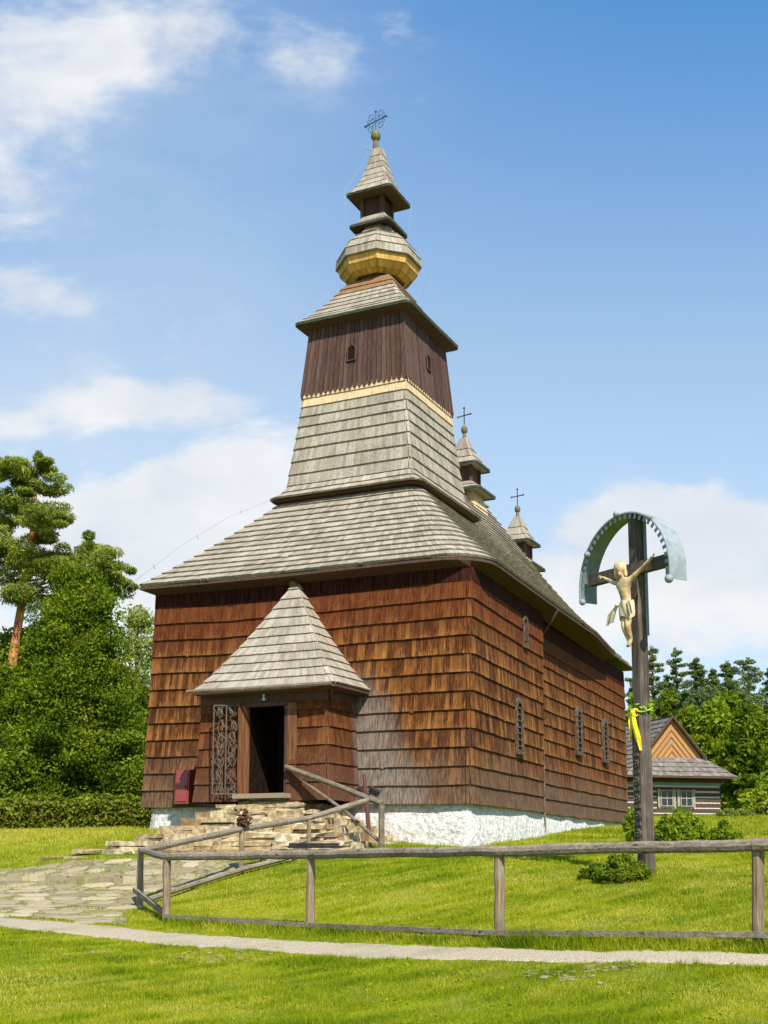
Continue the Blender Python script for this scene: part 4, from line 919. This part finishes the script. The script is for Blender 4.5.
fold((-.11,fy-.08,-.47), (-.19,fy-.10,-.58), (-.25,fy-.10,-.74), .04, .10, .09); fold((.12,fy-.08,-.46), (.16,fy-.09,-.56), (.18,fy-.08,-.66), .03, .05, .04)
q_.sphere((-.10,fy-.085,-.48), .035, 8); q_.build('loincloth', CLOTHW, fig, smooth=True)
M_X = M_X0
# ribbon tied round the post
rib = empty('ribbon_bow', M_X, (CXo, -.25, -3.3), 'yellow ribbon bow with long tails tied round the post', 'ribbon')
zr = -2.15; q_ = G(M_X)
for sgn in (-1, 1):
    lp = [Vector((CXo-.02 + sgn*.085*math.sin(t)*1.0, -.15-.03*math.cos(t*2), zr + .035*math.sin(2*t))) for t in [i*PI/8 for i in range(9)]]
    q_.loft([[p + Vector((0,0,.028)) for p in lp], [p - Vector((0,0,.028)) for p in lp]], False)
q_.sphere((CXo-.02,-.16,zr), .032, 8); q_.build('bow', YEL, rib)
for pts in (((.0,-.15,zr),(.05,-.17,zr-.18),(.10,-.15,zr-.38),(.13,-.13,zr-.56)), ((-.03,-.15,zr),(-.06,-.16,zr-.12),(-.05,-.15,zr-.24),(-.08,-.14,zr-.40))):
    q_ = G(M_X); P_ = [Vector(p) + Vector((CXo-.03,0,0)) for p in pts]; wv = [.03,.055,.06,.02] if pts[1][0] > 0 else [.025,.03,.025,.012]
    q_.loft([[p + Vector((-w,0,0)), p + Vector((0,-.02,0)), p + Vector((w,.01,0))] for p, w in zip(P_, wv)], False); q_.build('tail', YEL, rib)
gwr = []; rn = []
for k in range(55):
    t = random.uniform(0, 2*PI); c = M_X @ Vector((CXo + .13*math.cos(t), .0 + .15*math.sin(t), zr+.05+random.gauss(0,.04))); c.z -= EYE
    u_ = Vector((random.gauss(0,1), random.gauss(0,1), random.gauss(0,1))).normalized(); v_ = u_.orthogonal().normalized(); l, w = .05, .02
    gwr += [c - v_*w, c + u_*l, c + v_*w, c - u_*l]; rn.append(random.random())
o = fast_mesh('leaf_garland', np.array(gwr), 4, YLEAF, rn); recentre(o); tag(o, 'bright green leafy garland wound round the post above the ribbon', 'garland')

# ------------------------------------------------------------------ cottage in the background
YC = 75.; cap_ = at(669.5, 717.5, YC)
M_K = M_W @ Matrix.Translation((cap_.x, YC, 0)) @ Matrix.Rotation(R(16), 4, 'Z')
cot = empty('log_cottage', M_K, (0, 5, 1.9), 'small log cottage with white chinking and an orange boarded gable, beyond the cross', 'cottage')
zr_, zk, ze = cap_.z, 5.55, 4.35; gk, ge = 2.2, 3.85; Lc = 13
q_ = G(M_K)
for sgn in (-1, 1):
    rings = [[(sgn*ge, ze), (sgn*ge*.78, lerp(ze, zk, .45)), (sgn*gk, zk), (sgn*gk*.5, lerp(zk, zr_, .5)), (0, zr_)]]
    pr2 = rings[0]; prof = []
    for (x0, z0), (x1, z1) in zip(pr2, pr2[1:]):
        n = max(1, round(math.hypot(x1-x0, z1-z0)/.42)); prof += [(lerp(x0,x1,i/n), lerp(z0,z1,i/n)) for i in range(n)]
    prof.append(pr2[-1])
    def yfr(x, z): return -1.35 + 1.15*min(max((z-ze)/(zk-ze), 0), 1) - (.25 if z > zk else 0)
    rg = [[Vector((x, yfr(x,z), z)), Vector((x, Lc, z))] if sgn > 0 else [Vector((x, Lc, z)), Vector((x, yfr(x,z), z))] for x, z in prof]
    q_.loft(rg, False); q_.shingles(rg, .22, .05, .08, .02)
pent = [[Vector((-lerp(ge,gk,t), lerp(-1.35,-.2,t), lerp(ze,zk,t))), Vector((lerp(ge,gk,t), lerp(-1.35,-.2,t), lerp(ze,zk,t)))] for t in (0,.25,.5,.75,1)]
q_.loft(pent, False); q_.shingles(pent, .2, .05, .06, .02)
cr = q_.build('roof', mat('dark_grey_shingle', lambda q, p, r: (q.mix(q.mapr(q.noise(p, 3, 5), .3, .7), (.11,.092,.075), q.ramp(r, [(0,(.17,.145,.12)),(1,(.25,.22,.185))])), None, 0), .85, .1), cot)
q_ = G(M_K)
for sgn in (-1, 1): q_.beam((sgn*gk*1.04, -.44, zk-.02), (0, -.44, zr_+.03), .05, .13, up=(0,-1,0) if False else (0,0,1))
q_.build('barge_board', COTLOG, cr)
q_ = G(M_K); q_.add([Vector((-gk,-.1,zk-.1)), Vector((gk,-.1,zk-.1)), Vector((0,-.1,zr_-.05))], [(0,1,2)])
for sgn in (-1, 1):
    TT = [0,.10,.13,.27,.30,.44,.47,.61,.64,.78,.81,1.]
    for k in range(11):
        t0, t1 = TT[k], TT[k+1]   # chevron boards parallel to the roof edge
        o_ = lambda t: Vector((sgn*gk*(1-t), 0, 0)); zz = lambda t: lerp(zr_-.05, zk-.1, t)
        a_ = Vector((0, -.14-.03*(k%2), zz(t0))); b_ = Vector((0, -.14-.03*(k%2), zz(t1)-.03)); c_ = Vector((sgn*gk*(1-t1), -.14-.03*(k%2), zk-.1)); d_ = Vector((sgn*gk*(1-t0), -.14-.03*(k%2), zk-.1))
        q_.add([a_, b_, c_, d_], [(0,1,2,3) if sgn < 0 else (3,2,1,0)], r=(.05 if k % 2 else random.uniform(.4, 1)))
q_.build('gable', mat('orange_gable_board', lambda q, p, r: (q.mix(q.mapr(q.noise(p, 3, 4), .35, .7, 0, .5), q.ramp(r, [(0,(.10,.042,.016)),(.35,(.36,.16,.05)),(1,(.44,.24,.09))]), (.30,.15,.06)), None, 0)), cot)
q_ = G(M_K); zb0 = 1.0; q_.box(-3.25, 3.25, -.18, Lc-.6, zb0, ze+.05); q_.build('chinked_wall', CHINK, cot)
for k in range(8):
    z = 1.55 + .33*k; zt_l = z + (.215 if k < 7 else .24)
    q_ = G(M_K); q_.box(-3.32, 3.32, -.23, -.17, z, zt_l); q_.box(3.25, 3.32, -.17, Lc-.5, z, zt_l); q_.box(-3.32, -3.25, -.17, Lc-.5, z, zt_l); q_.build('log', COTLOG if k < 7 else TEAL, cot)
q_ = G(M_K); q_.box(-3.4, 3.4, -.36, -.31, 4.05, 4.3); q_.build('eave_shade_strip', COTLOG, cot)  # dark strip added to stand for the deep shade under the eave
q_ = G(M_K); q_.add([Vector((-ge,-1.32,ze-.05)),Vector((ge,-1.32,ze-.05)),Vector((ge,0,ze-.02)),Vector((-ge,0,ze-.02))],[(0,1,2,3)]); q_.add([Vector((-ge,-1.36,ze-.08)),Vector((ge,-1.36,ze-.08)),Vector((ge,-1.36,ze+.02)),Vector((-ge,-1.36,ze+.02))],[(0,1,2,3)]); q_.build('soffit', DARK, cot)
CREAM = flat('cream_paint', (.27,.25,.19))
for xw in (-.55, .80):
    q_ = G(M_K); q_.box(xw-.38, xw+.38, -.32, -.24, 2.6, 3.5); fr = q_.build('window', GLASS, cot)
    q_ = G(M_K)
    for a_ in (-.42, -.03, .36): q_.box(xw+a_, xw+a_+.06, -.36, -.322, 2.55, 3.55)
    for z in (2.55, 3.03, 3.50): q_.box(xw-.42, xw+.42, -.365, -.324, z, z+.06)
    q_.build('window_frame', CREAM, fr)
    for a_ in (-.62, .45):
        q_ = G(M_K); q_.box(xw+a_, xw+a_+.17, -.34, -.26, 2.5, 3.62); q_.build('shutter', CREAM, fr)

# ------------------------------------------------------------------ vegetation
def rand_unit(n):
    v = rng.normal(size=(n,3)); return v / np.linalg.norm(v, axis=1, keepdims=True)
def leaf_quads(C, size, elong=1.5, flat_=0.0):
    """one diamond leaf per centre"""
    n = len(C); u = rand_unit(n); u[:,2] *= (1-flat_); u /= np.linalg.norm(u, axis=1, keepdims=True) + 1e-9
    w = np.cross(u, rand_unit(n)); w /= np.linalg.norm(w, axis=1, keepdims=True) + 1e-9
    s = (size * rng.uniform(.6, 1.3, n))[:,None]
    return np.stack([C - u*s*elong/2, C + w*s*.42, C + u*s*elong/2, C - w*s*.42], 1).reshape(-1, 3)
def clumps_to_leaves(cl, per, leafsize, elong=1.5, flat_=.0):
    """cl: (x,y,z,rx,rz) leafy clumps"""
    cl = np.array(cl); n = len(cl) * per; k = np.repeat(np.arange(len(cl)), per)
    d = rand_unit(n) * (rng.uniform(.25, 1.0, n)**.5)[:,None]; cr_ = rng.uniform(0, 1, len(cl))
    C = cl[k,:3] + d * np.stack([cl[k,3], cl[k,3], cl[k,4]], 1)
    rn = np.clip(cr_[k]*.5 + rng.uniform(0, .5, n) , 0, 1)
    return leaf_quads(C, leafsize, elong, flat_), rn
def wood(root, tr, rads, segs, m):
    """trunk and limbs as one mesh; every limb leaves the trunk's own axis"""
    q = G(); q.tube(tr, rads, 10); tr = [Vector(p) for p in tr]
    def axis_at(z):
        z = min(max(z, tr[0].z), tr[-1].z)
        for a_, b_ in zip(tr, tr[1:]):
            if z <= b_.z + 1e-6: return a_.lerp(b_, (z - a_.z) / max(b_.z - a_.z, 1e-6))
        return tr[-1]
    for a_, b_, r0_ in segs:
        a_, b_ = axis_at(a_[2]), Vector(b_); mid = a_.lerp(b_, .5) + Vector((random.uniform(-.2,.2), random.uniform(-.2,.2), random.uniform(.0,.3)))
        q.tube([a_, mid, b_], [r0_, r0_*.65, r0_*.25], 6)
    return q.build('trunk', m, root)
def broadleaf(px, Y, ytop, wpx, mat_, label, cat='tree', group=None, nclump=150, per=90, leaf=.17, low=.05, bark=None, ybase=None, name='broadleaf_tree', seed=0, shape=1.0, lean=0):
    random.seed(seed+100); x = (px-CX)/F*Y*1.0; zg = gz1(x, Y); top = at(px, ytop, Y).z; H = top - zg; Rw = wpx/F*Y/2
    root = empty(name, M_W, (x, Y, zg), label, cat, group); cl = []; sg = []
    tr = [(x, Y, zg-.2), (x+.1+lean*.3, Y, zg+H*.3), (x+lean*.6, Y, zg+H*.6), (x+lean, Y, zg+H*.92)]
    for i in range(nclump):
        t = random.uniform(low, 1) ** .85; prof = (math.sin(PI * min(.06 + t*.94, 1)**(.75*shape)) ** .6); rr_ = Rw * prof
        a = random.uniform(0, 2*PI); rad_ = rr_ * (random.uniform(.15, 1)**.5) * random.uniform(.80, 1.10) * (random.uniform(1.05, 1.25) if random.random() < .14 else 1)
        cx_, cy_, cz_ = x + lean*t + math.cos(a)*rad_, Y + math.sin(a)*rad_*.9, zg + H*(t*.97) + random.uniform(-.2,.2)
        s_ = random.uniform(.34, .95) * (Rw/2.8)**.5; cl.append((cx_, cy_, cz_, s_*1.15, s_*.75))
        if i % 4 == 0: tz = max(.12, t*.75); sg.append(((x+lean*tz, Y, zg+H*tz*.9), (cx_, cy_, cz_), .05*H/8))
    wood(root, tr, [H*.022, H*.017, H*.011, .03], sg, bark or BARK)
    V, rn = clumps_to_leaves(cl, per, leaf); fast_mesh('crown', V, 4, mat_, rn, root); return root
def pine(px, Y, ytop, wpx, mat_, label, group=None, low=.35, nb=42, per=130, seed=0, name='pine_tree', bark=None, leaf=.16, tufts=None, lean=0, flatc=.35):
    random.seed(seed+300); x = (px-CX)/F*Y; zg = gz1(x, Y); top = at(px, ytop, Y).z; H = top - zg; Rw = wpx/F*Y/2
    root = empty(name, M_W, (x, Y, zg), label, 'tree', group); cl = []; sg = []
    for i in range(nb):
        t = low + (1-low) * (i + random.random()) / nb; L_ = Rw * (1 - (t-low)/(1-low)*.86) ** .8 * random.uniform(.6, 1.15) * (min(1, (t-low)*6+.55)) * (.55 + .9*random.random()**.7); a = i * 2.4 + random.uniform(-.4,.4)
        bx = x - lean*(1-t)*.6; z0 = zg + H*t*.97; zt2 = z0 + L_*(random.uniform(.0, .28) if 'spruce' not in name else random.uniform(-.35, -.05)); e = (bx + math.cos(a)*L_, Y + math.sin(a)*L_, zt2)
        sg.append(((bx, Y, z0), (lerp(bx,e[0],.75), lerp(Y,e[1],.75), lerp(z0,e[2],.75)), .009*H*.4*(1-t*.6)))
        for f_ in ((.45, .7, .9, 1.0) if tufts else (.25, .42, .58, .72, .86, 1.0)):
            if random.random() < .9:
                s_ = max(.28, L_*(.26 if tufts else .33)) * random.uniform(.7, 1.15); cl.append((lerp(bx,e[0],f_)+random.uniform(-.3,.3)*L_*.3, lerp(Y,e[1],f_)+random.uniform(-.3,.3)*L_*.3, lerp(z0,e[2],f_)+.1+random.uniform(-.1,.15), s_*1.2, s_*flatc*1.3))
    cl.append((x, Y, zg+H*.98, .25, .4))
    if tufts: 
        for (qx, qy, s_) in tufts:
            p = at(qx, qy, Y + random.uniform(-1.2, 1.2)); [cl.append((p.x+random.gauss(0,.55*s_), p.y+random.gauss(0,.6), p.z+random.gauss(0,.26*s_), s_*random.uniform(.42,.78), s_*random.uniform(.20,.36))) for _ in range(6)]; 
            if random.random() < .5: sg.append(((x-.2, Y, p.z-.6), (p.x, p.y, p.z-.1), .05))
    wood(root, [(x-lean, Y, zg-.2), (x-lean*.5, Y, zg+H*.4), (x-lean*.1, Y, zg+H*.75), (x, Y, zg+H*.97)], [H*.017, H*.013, H*.008, .02], sg, bark or PBARK); V, rn = clumps_to_leaves(cl, per, leaf, 4.5 if tufts else 2.6, 0.); fast_mesh('crown', V, 4, mat_, rn, root); return root

GL = 'trees left of the church'
tf = [(10,465,1.0),(30,470,.9),(45,487,.9),(15,490,1.1),(40,508,1.0),(8,515,1.0),(30,530,1.0),(50,520,.7),(5,545,1.1),(28,555,1.0),(15,575,1.1),(45,566,.9),(65,556,1.0),(85,548,.7),(100,560,.9),(112,570,.7),(122,576,.6),(100,580,1.1),(92,566,.8),(80,572,1.0),(60,580,1.1),(110,590,.8),(20,600,1.2),(-10,560,1.3),(-15,500,1.3),(-15,470,1.0),(90,590,.9)]
pine(26, 53, 452, 100, NEEDLE, 'tall spreading pine with orange trunk at the far left edge', GL, low=.70, nb=12, per=330, seed=3, leaf=.06, tufts=tf, lean=1.7)
broadleaf(72, 49, 566, 135, LEAF_DK, 'big dark green broadleaf tree in front of the pine', group=GL, nclump=400, per=330, leaf=.10, low=.0, seed=1, shape=.82)
broadleaf(4, 50, 672, 110, LEAF_DK, 'bushy dark tree below the pine at the left edge of the picture', group=GL, nclump=300, per=300, leaf=.10, low=.0, seed=2)
broadleaf(134, 60, 606, 78, LEAF_BIRCH, 'pale airy tree seen between the dark tree and the church wall', group=GL, nclump=130, per=80, leaf=.12, low=.05, seed=4)
broadleaf(143, 52, 690, 50, LEAF_MID, 'low green tree against the left corner of the church', group=GL, nclump=110, per=110, leaf=.12, low=.02, seed=5)
broadleaf(108, 48.5, 700, 75, LEAF_MID, 'medium green bush right of the big dark tree, behind the hedge', 'bush', GL, nclump=140, per=120, leaf=.12, low=.0, seed=6, name='bush')
broadleaf(20, 47.6, 738, 95, LEAF_MID, 'low leafy bush behind the left end of the trimmed hedge', 'bush', GL, nclump=120, per=120, leaf=.12, low=.0, seed=8, name='bush')
broadleaf(14, 58, 628, 110, LEAF_MID, 'green tree further back, seen around the orange pine trunk', group=GL, nclump=200, per=70, leaf=.16, low=.02, seed=10)
broadleaf(-60, 52, 600, 130, LEAF_DK, 'dark tree standing left of the picture edge', group=GL, nclump=200, per=60, leaf=.22, low=.02, seed=9)
GR = 'forest trees behind the cottage'
for i, (px, Y, yt, w, kind, lab) in enumerate([
    (655,118,646,34,'p','tall thin pine just right of the cross post'), (679,122,648,40,'p','slim open pine left of the dark spruces'), (700,116,657,44,'s','dark spruce with a pointed top behind the cottage roof'),
    (716,124,668,36,'s','narrow spruce next right of the pointed one'), (731,118,660,38,'s','spruce in the middle of the right-hand group'), (752,114,658,52,'p','broad-topped pine near the right edge'),
    (776,120,666,50,'s','spruce cut by the right edge of the picture'), (640,112,668,30,'p','pine half hidden behind the cross post'), (688,108,690,46,'s','lower dark spruce filling the gap above the gable'),(745,109,690,50,'s','lower spruce below the broad-topped pine'),(812,118,655,60,'s','spruce just beyond the right edge'),(715,128,680,60,'s','rearmost spruce between its taller neighbours'),(668,130,676,50,'s','blurred spruce behind the slim pines'),(738,130,684,56,'s','rear spruce low behind the two lower spruces')]):
    if kind == 'p': pine(px, Y, yt, w*1.45, NEEDLE_DK, lab, GR, low=.22, nb=48, per=44, seed=20+i, leaf=.12, flatc=.45, bark=BARK, lean=random.uniform(-.6,.6))
    else: pine(px, Y, yt, w*1.35, NEEDLE_DK, lab, GR, low=.06, nb=84, per=40, seed=20+i, leaf=.12, name='spruce_tree', flatc=.42, bark=BARK)
GM = 'rounded trees in front of the forest'
broadleaf(716, 98, 704, 60, LEAF_LT, 'rounded yellow-green tree right above the cottage eave', group=GM, nclump=170, per=70, leaf=.33, low=.02, seed=41)
broadleaf(751, 90, 708, 62, LEAF_DK, 'dense blue-green tree right of the cottage', group=GM, nclump=210, per=75, leaf=.30, low=.0, seed=42)
broadleaf(690, 104, 706, 50, LEAF_MID, 'green tree showing over the cottage ridge', group=GM, nclump=110, per=60, leaf=.34, low=.02, seed=43)
broadleaf(640, 95, 690, 44, LEAF_LT, 'bright green tree between the church and the cross post', group=GM, nclump=110, per=60, leaf=.32, low=.02, seed=44)
broadleaf(790, 92, 690, 80, LEAF_MID, 'tree at the right picture edge', group=GM, nclump=140, per=60, leaf=.32, low=.0, seed=45)
broadleaf(765, 76, 785, 40, LEAF_LT, 'small light green bush above the right-hand hedge', 'bush', nclump=60, per=90, leaf=.2, low=.0, seed=46, name='bush')
broadleaf(730, 106, 694, 60, LEAF_MID, 'mid green tree top between the two rounded trees', group=GM, nclump=120, per=70, leaf=.3, low=.0, seed=47)
broadleaf(672, 112, 690, 50, LEAF_DK, 'dark tree low behind the slim pines, above the gable tip', group=GM, nclump=110, per=70, leaf=.3, low=.0, seed=48)
# bushes
def bush(px, Y, wpx, hpx, mat_, label, n=60, per=120, leaf=.07, seed=0, ybase=None, name='bush', cat='bush', group=None):
    random.seed(seed+500); x = (px-CX)/F*Y; zg = gz1(x, Y); Rw = wpx/F*Y/2; H = hpx/F*Y
    root = empty(name, M_W, (x, Y, zg), label, cat, group); cl = []; q = G()
    for i in range(n):
        a = random.uniform(0, 2*PI); rr_ = Rw*math.sqrt(random.random()); hh = H*(1-(rr_/Rw)**2*.6)*random.uniform(.25, 1); s_ = H*random.uniform(.12,.2)
        cl.append((x+math.cos(a)*rr_, Y+math.sin(a)*rr_*.8, zg+hh, s_*1.1, s_)); 
        if i % 3 == 0: q.tube([(x+random.uniform(-.1,.1), Y, zg-.05), cl[-1][:3]], [.015,.006], 5)
    q.build('stems', BARK, root); V, rn = clumps_to_leaves(cl, per, leaf, 1.8); fast_mesh('foliage', V, 4, mat_, rn, root)
bush(678, 23.5, 50, 34, LEAF_LT, 'round green bush right behind the foot of the cross', 120, 150, .05, 1)
bush(720, 24.5, 36, 20, LEAF_LT, 'low pale leafy plants right of the round bush', 40, 110, .05, 2)
bush(620, 17.2, 52, 26, LEAF_MID, 'low dark bush in the grass left of the cross foot', 60, 130, .038, 3)
bush(634, 24, 14, 42, LEAF_LT, 'small upright shrub between church corner and cross', 26, 110, .05, 4)
bush(592, 17.6, 34, 14, LEAF_MID, 'small weedy tuft at the left end of the low dark bush', 24, 80, .035, 5)
# trimmed hedges
def hedge(pts, h, w, mat_, label, n, leaf, seed):
    np_ = len(pts); V = []; random.seed(seed); P = resample(pts, 60); C_ = []
    k = rng.integers(0, 59, n); f_ = rng.uniform(0, 1, n)[:,None]; C = P[k]*(1-f_) + P[k+1]*f_
    off = rng.uniform(-1, 1, (n, 2)) * w/2; zz = rng.uniform(0, 1, n)**.7; C = C + off; z = gz(C[:,0], C[:,1]) + zz*h*(1 + .06*np.sin(C[:,0]*2.3) + .04*np.sin(C[:,0]*7))
    o = fast_mesh('hedge', leaf_quads(np.c_[C, z], leaf), 4, mat_, rng.uniform(0, 1, n)); recentre(o); tag(o, label, 'hedge')
hA, hB = (-19.5, 44.6), (-8.6, 44.8)
hedge([hA, hB], .95, 1.1, HEDGE, 'low clipped brownish-green hedge along the left meadow', 26000, .11, 1)
hedge([(-17.5,45.6), (-9,45.7)], 1.15, .6, LEAF_MID, 'taller bright green hedge top behind the brownish one', 12000, .13, 2)
hedge([(20.8, 66), (28, 66)], .75, 1.2, HEDGE, 'low brown hedge right of the cottage', 7000, .16, 3)
# pale shrubs / stones by the cottage corner
bush(733, 62, 40, 8, LEAF_BIRCH, 'strip of pale flowering plants before the cottage corner', 50, 60, .12, 8, name='flower_bed', cat='flower bed')

# ------------------------------------------------------------------ grass (one mass nobody could count)
def patch_mask(x, y):
    L_ = np.array(M_CH.inverted()); a = L_[0,0]*x + L_[0,1]*y + L_[0,3]; b = L_[1,0]*x + L_[1,1]*y + L_[1,3]
    inside = ((a > -9.3) & (a < 0.0 - .07*np.maximum(b, 0)) & (b > -.1)) | ((a > -8.5) & (a < -1.2) & (b > -4.1) & (b <= 0) & (np.abs(a+4.9) < 1.4 + (-b)*.9))
    return ~(inpoly(x, y, PATH_POLY) | inside), inpoly(x, y, PAVE)
_wr = random.Random(5); WAVES = [(_wr.uniform(-1,1)*2.2**k, _wr.uniform(-1,1)*2.2**k, _wr.uniform(0,6.3), .26*.82**k) for k in (0,0,0,1,1,1,2,2,2,3,3,3)]
def blades(n, y0, y1, h0, wk, spread=.42):
    Y = y0 * (y1/y0) ** rng.uniform(0, 1, n); X = rng.uniform(-spread, spread, n) * Y
    ok, pv = patch_mask(X, Y)
    tuft = np.sin(X*3.1 + 1.3*np.sin(Y*2.3)) * np.sin(Y*2.7 + 1.1*np.sin(X*1.9)); ok &= ~pv | ((tuft > -.05) & (rng.uniform(0,1,n) < .6))
    bare = sum(np.sin(X*kx*3 + Y*ky*3 + ph*2) for kx, ky, ph, am in WAVES[:9]) / 9; ok &= ~((bare > .34) & (rng.uniform(0,1,n) < .55))
    X, Y, tuft, bare = X[ok], Y[ok], tuft[ok], bare[ok]; n = len(X); Z = gz(X, Y)
    h = h0 * rng.uniform(.45, 1.25, n) * (1 + .25*tuft) * (1 + 1.3*np.clip(-bare*2.0-.15, 0, .8)) * (1 + .012*(Y-10)); w = wk * Y/12 * rng.uniform(.7, 1.3, n)
    # longer grass under the fence and along the path edge
    fx = np.array([p[0] for p in PT[1:]]); fyy = np.array([p[1] for p in PT[1:]]); fenceY = np.interp(X, fx, fyy, left=1e3, right=1e3)
    near = np.exp(-((Y - fenceY + .15)/.32)**2) ; h *= 1 + 2.2*near
    a = rng.uniform(0, PI, n); ln = rng.uniform(0, .9, n)*h; la = rng.uniform(0, 2*PI, n)
    dx_, dy_ = np.cos(a)*w/2, np.sin(a)*w/2
    V = np.stack([np.c_[X-dx_, Y-dy_, Z-.01], np.c_[X+dx_, Y+dy_, Z-.01], np.c_[X+np.cos(la)*ln, Y+np.sin(la)*ln, Z+h]], 1).reshape(-1, 3)
    pat = sum(np.sin(X*kx + Y*ky + ph)*am for kx, ky, ph, am in WAVES); pat = np.clip(.5 + pat, 0, 1); return V, np.clip(.10 + .30*np.clip((-X-4.5)/3, 0, 1)*np.clip((Y-25)/4, 0, 1) + .55*rng.uniform(0,1,n) + .38*pat + .22*np.clip(bare*2.2,-1,1) - .25*near, 0, 1)
Va, ra = blades(620000, 8.0, 24, .030, .0075); Vb, rb_ = blades(240000, 24, 70, .050, .0075, .40)
o = fast_mesh('grass', np.r_[Va, Vb], 3, GRASS, np.r_[ra, rb_]); tag(o, 'short sunlit green meadow grass in front of and around the church', 'grass', kind='stuff')
# small weeds and pale stones scattered in the foreground lawn
Cw = []
for k in range(500):
    Y = random.uniform(8.5, 17); X = random.uniform(-.36, .36)*Y
    for j in range(5): Cw.append((X+random.gauss(0,.03), Y+random.gauss(0,.03), gz1(X, Y)+.015+random.random()*.02))
Cw = np.array(Cw); okw, pvw = patch_mask(Cw[:,0], Cw[:,1]); Cw = Cw[okw & ~pvw]
o = fast_mesh('clover', leaf_quads(Cw, .026, 1.1, .7), 4, LEAF_LT, rng.uniform(0, 1, len(Cw))); tag(o, 'clover and small weeds scattered through the lawn', 'weeds', kind='stuff')
q_ = G()
for (px, py) in [(90,954)]*16 + [(240,953)]*40 + [(215,960)]*30 + [(565,975)]*40 + [(600,968)]*30:
    x, y = hit(px + random.gauss(0, 22), py + random.gauss(0, 3.2)); z = gz1(x, y); s_ = random.uniform(.012,.035); q_.sphere((x, y, z+.008), s_, 6, (1.3,1,.5), jit=.2)
o = q_.build('scattered_stones', DIRT); tag(o, 'bits of pale stone showing in the foreground grass', 'stones', kind='stuff')
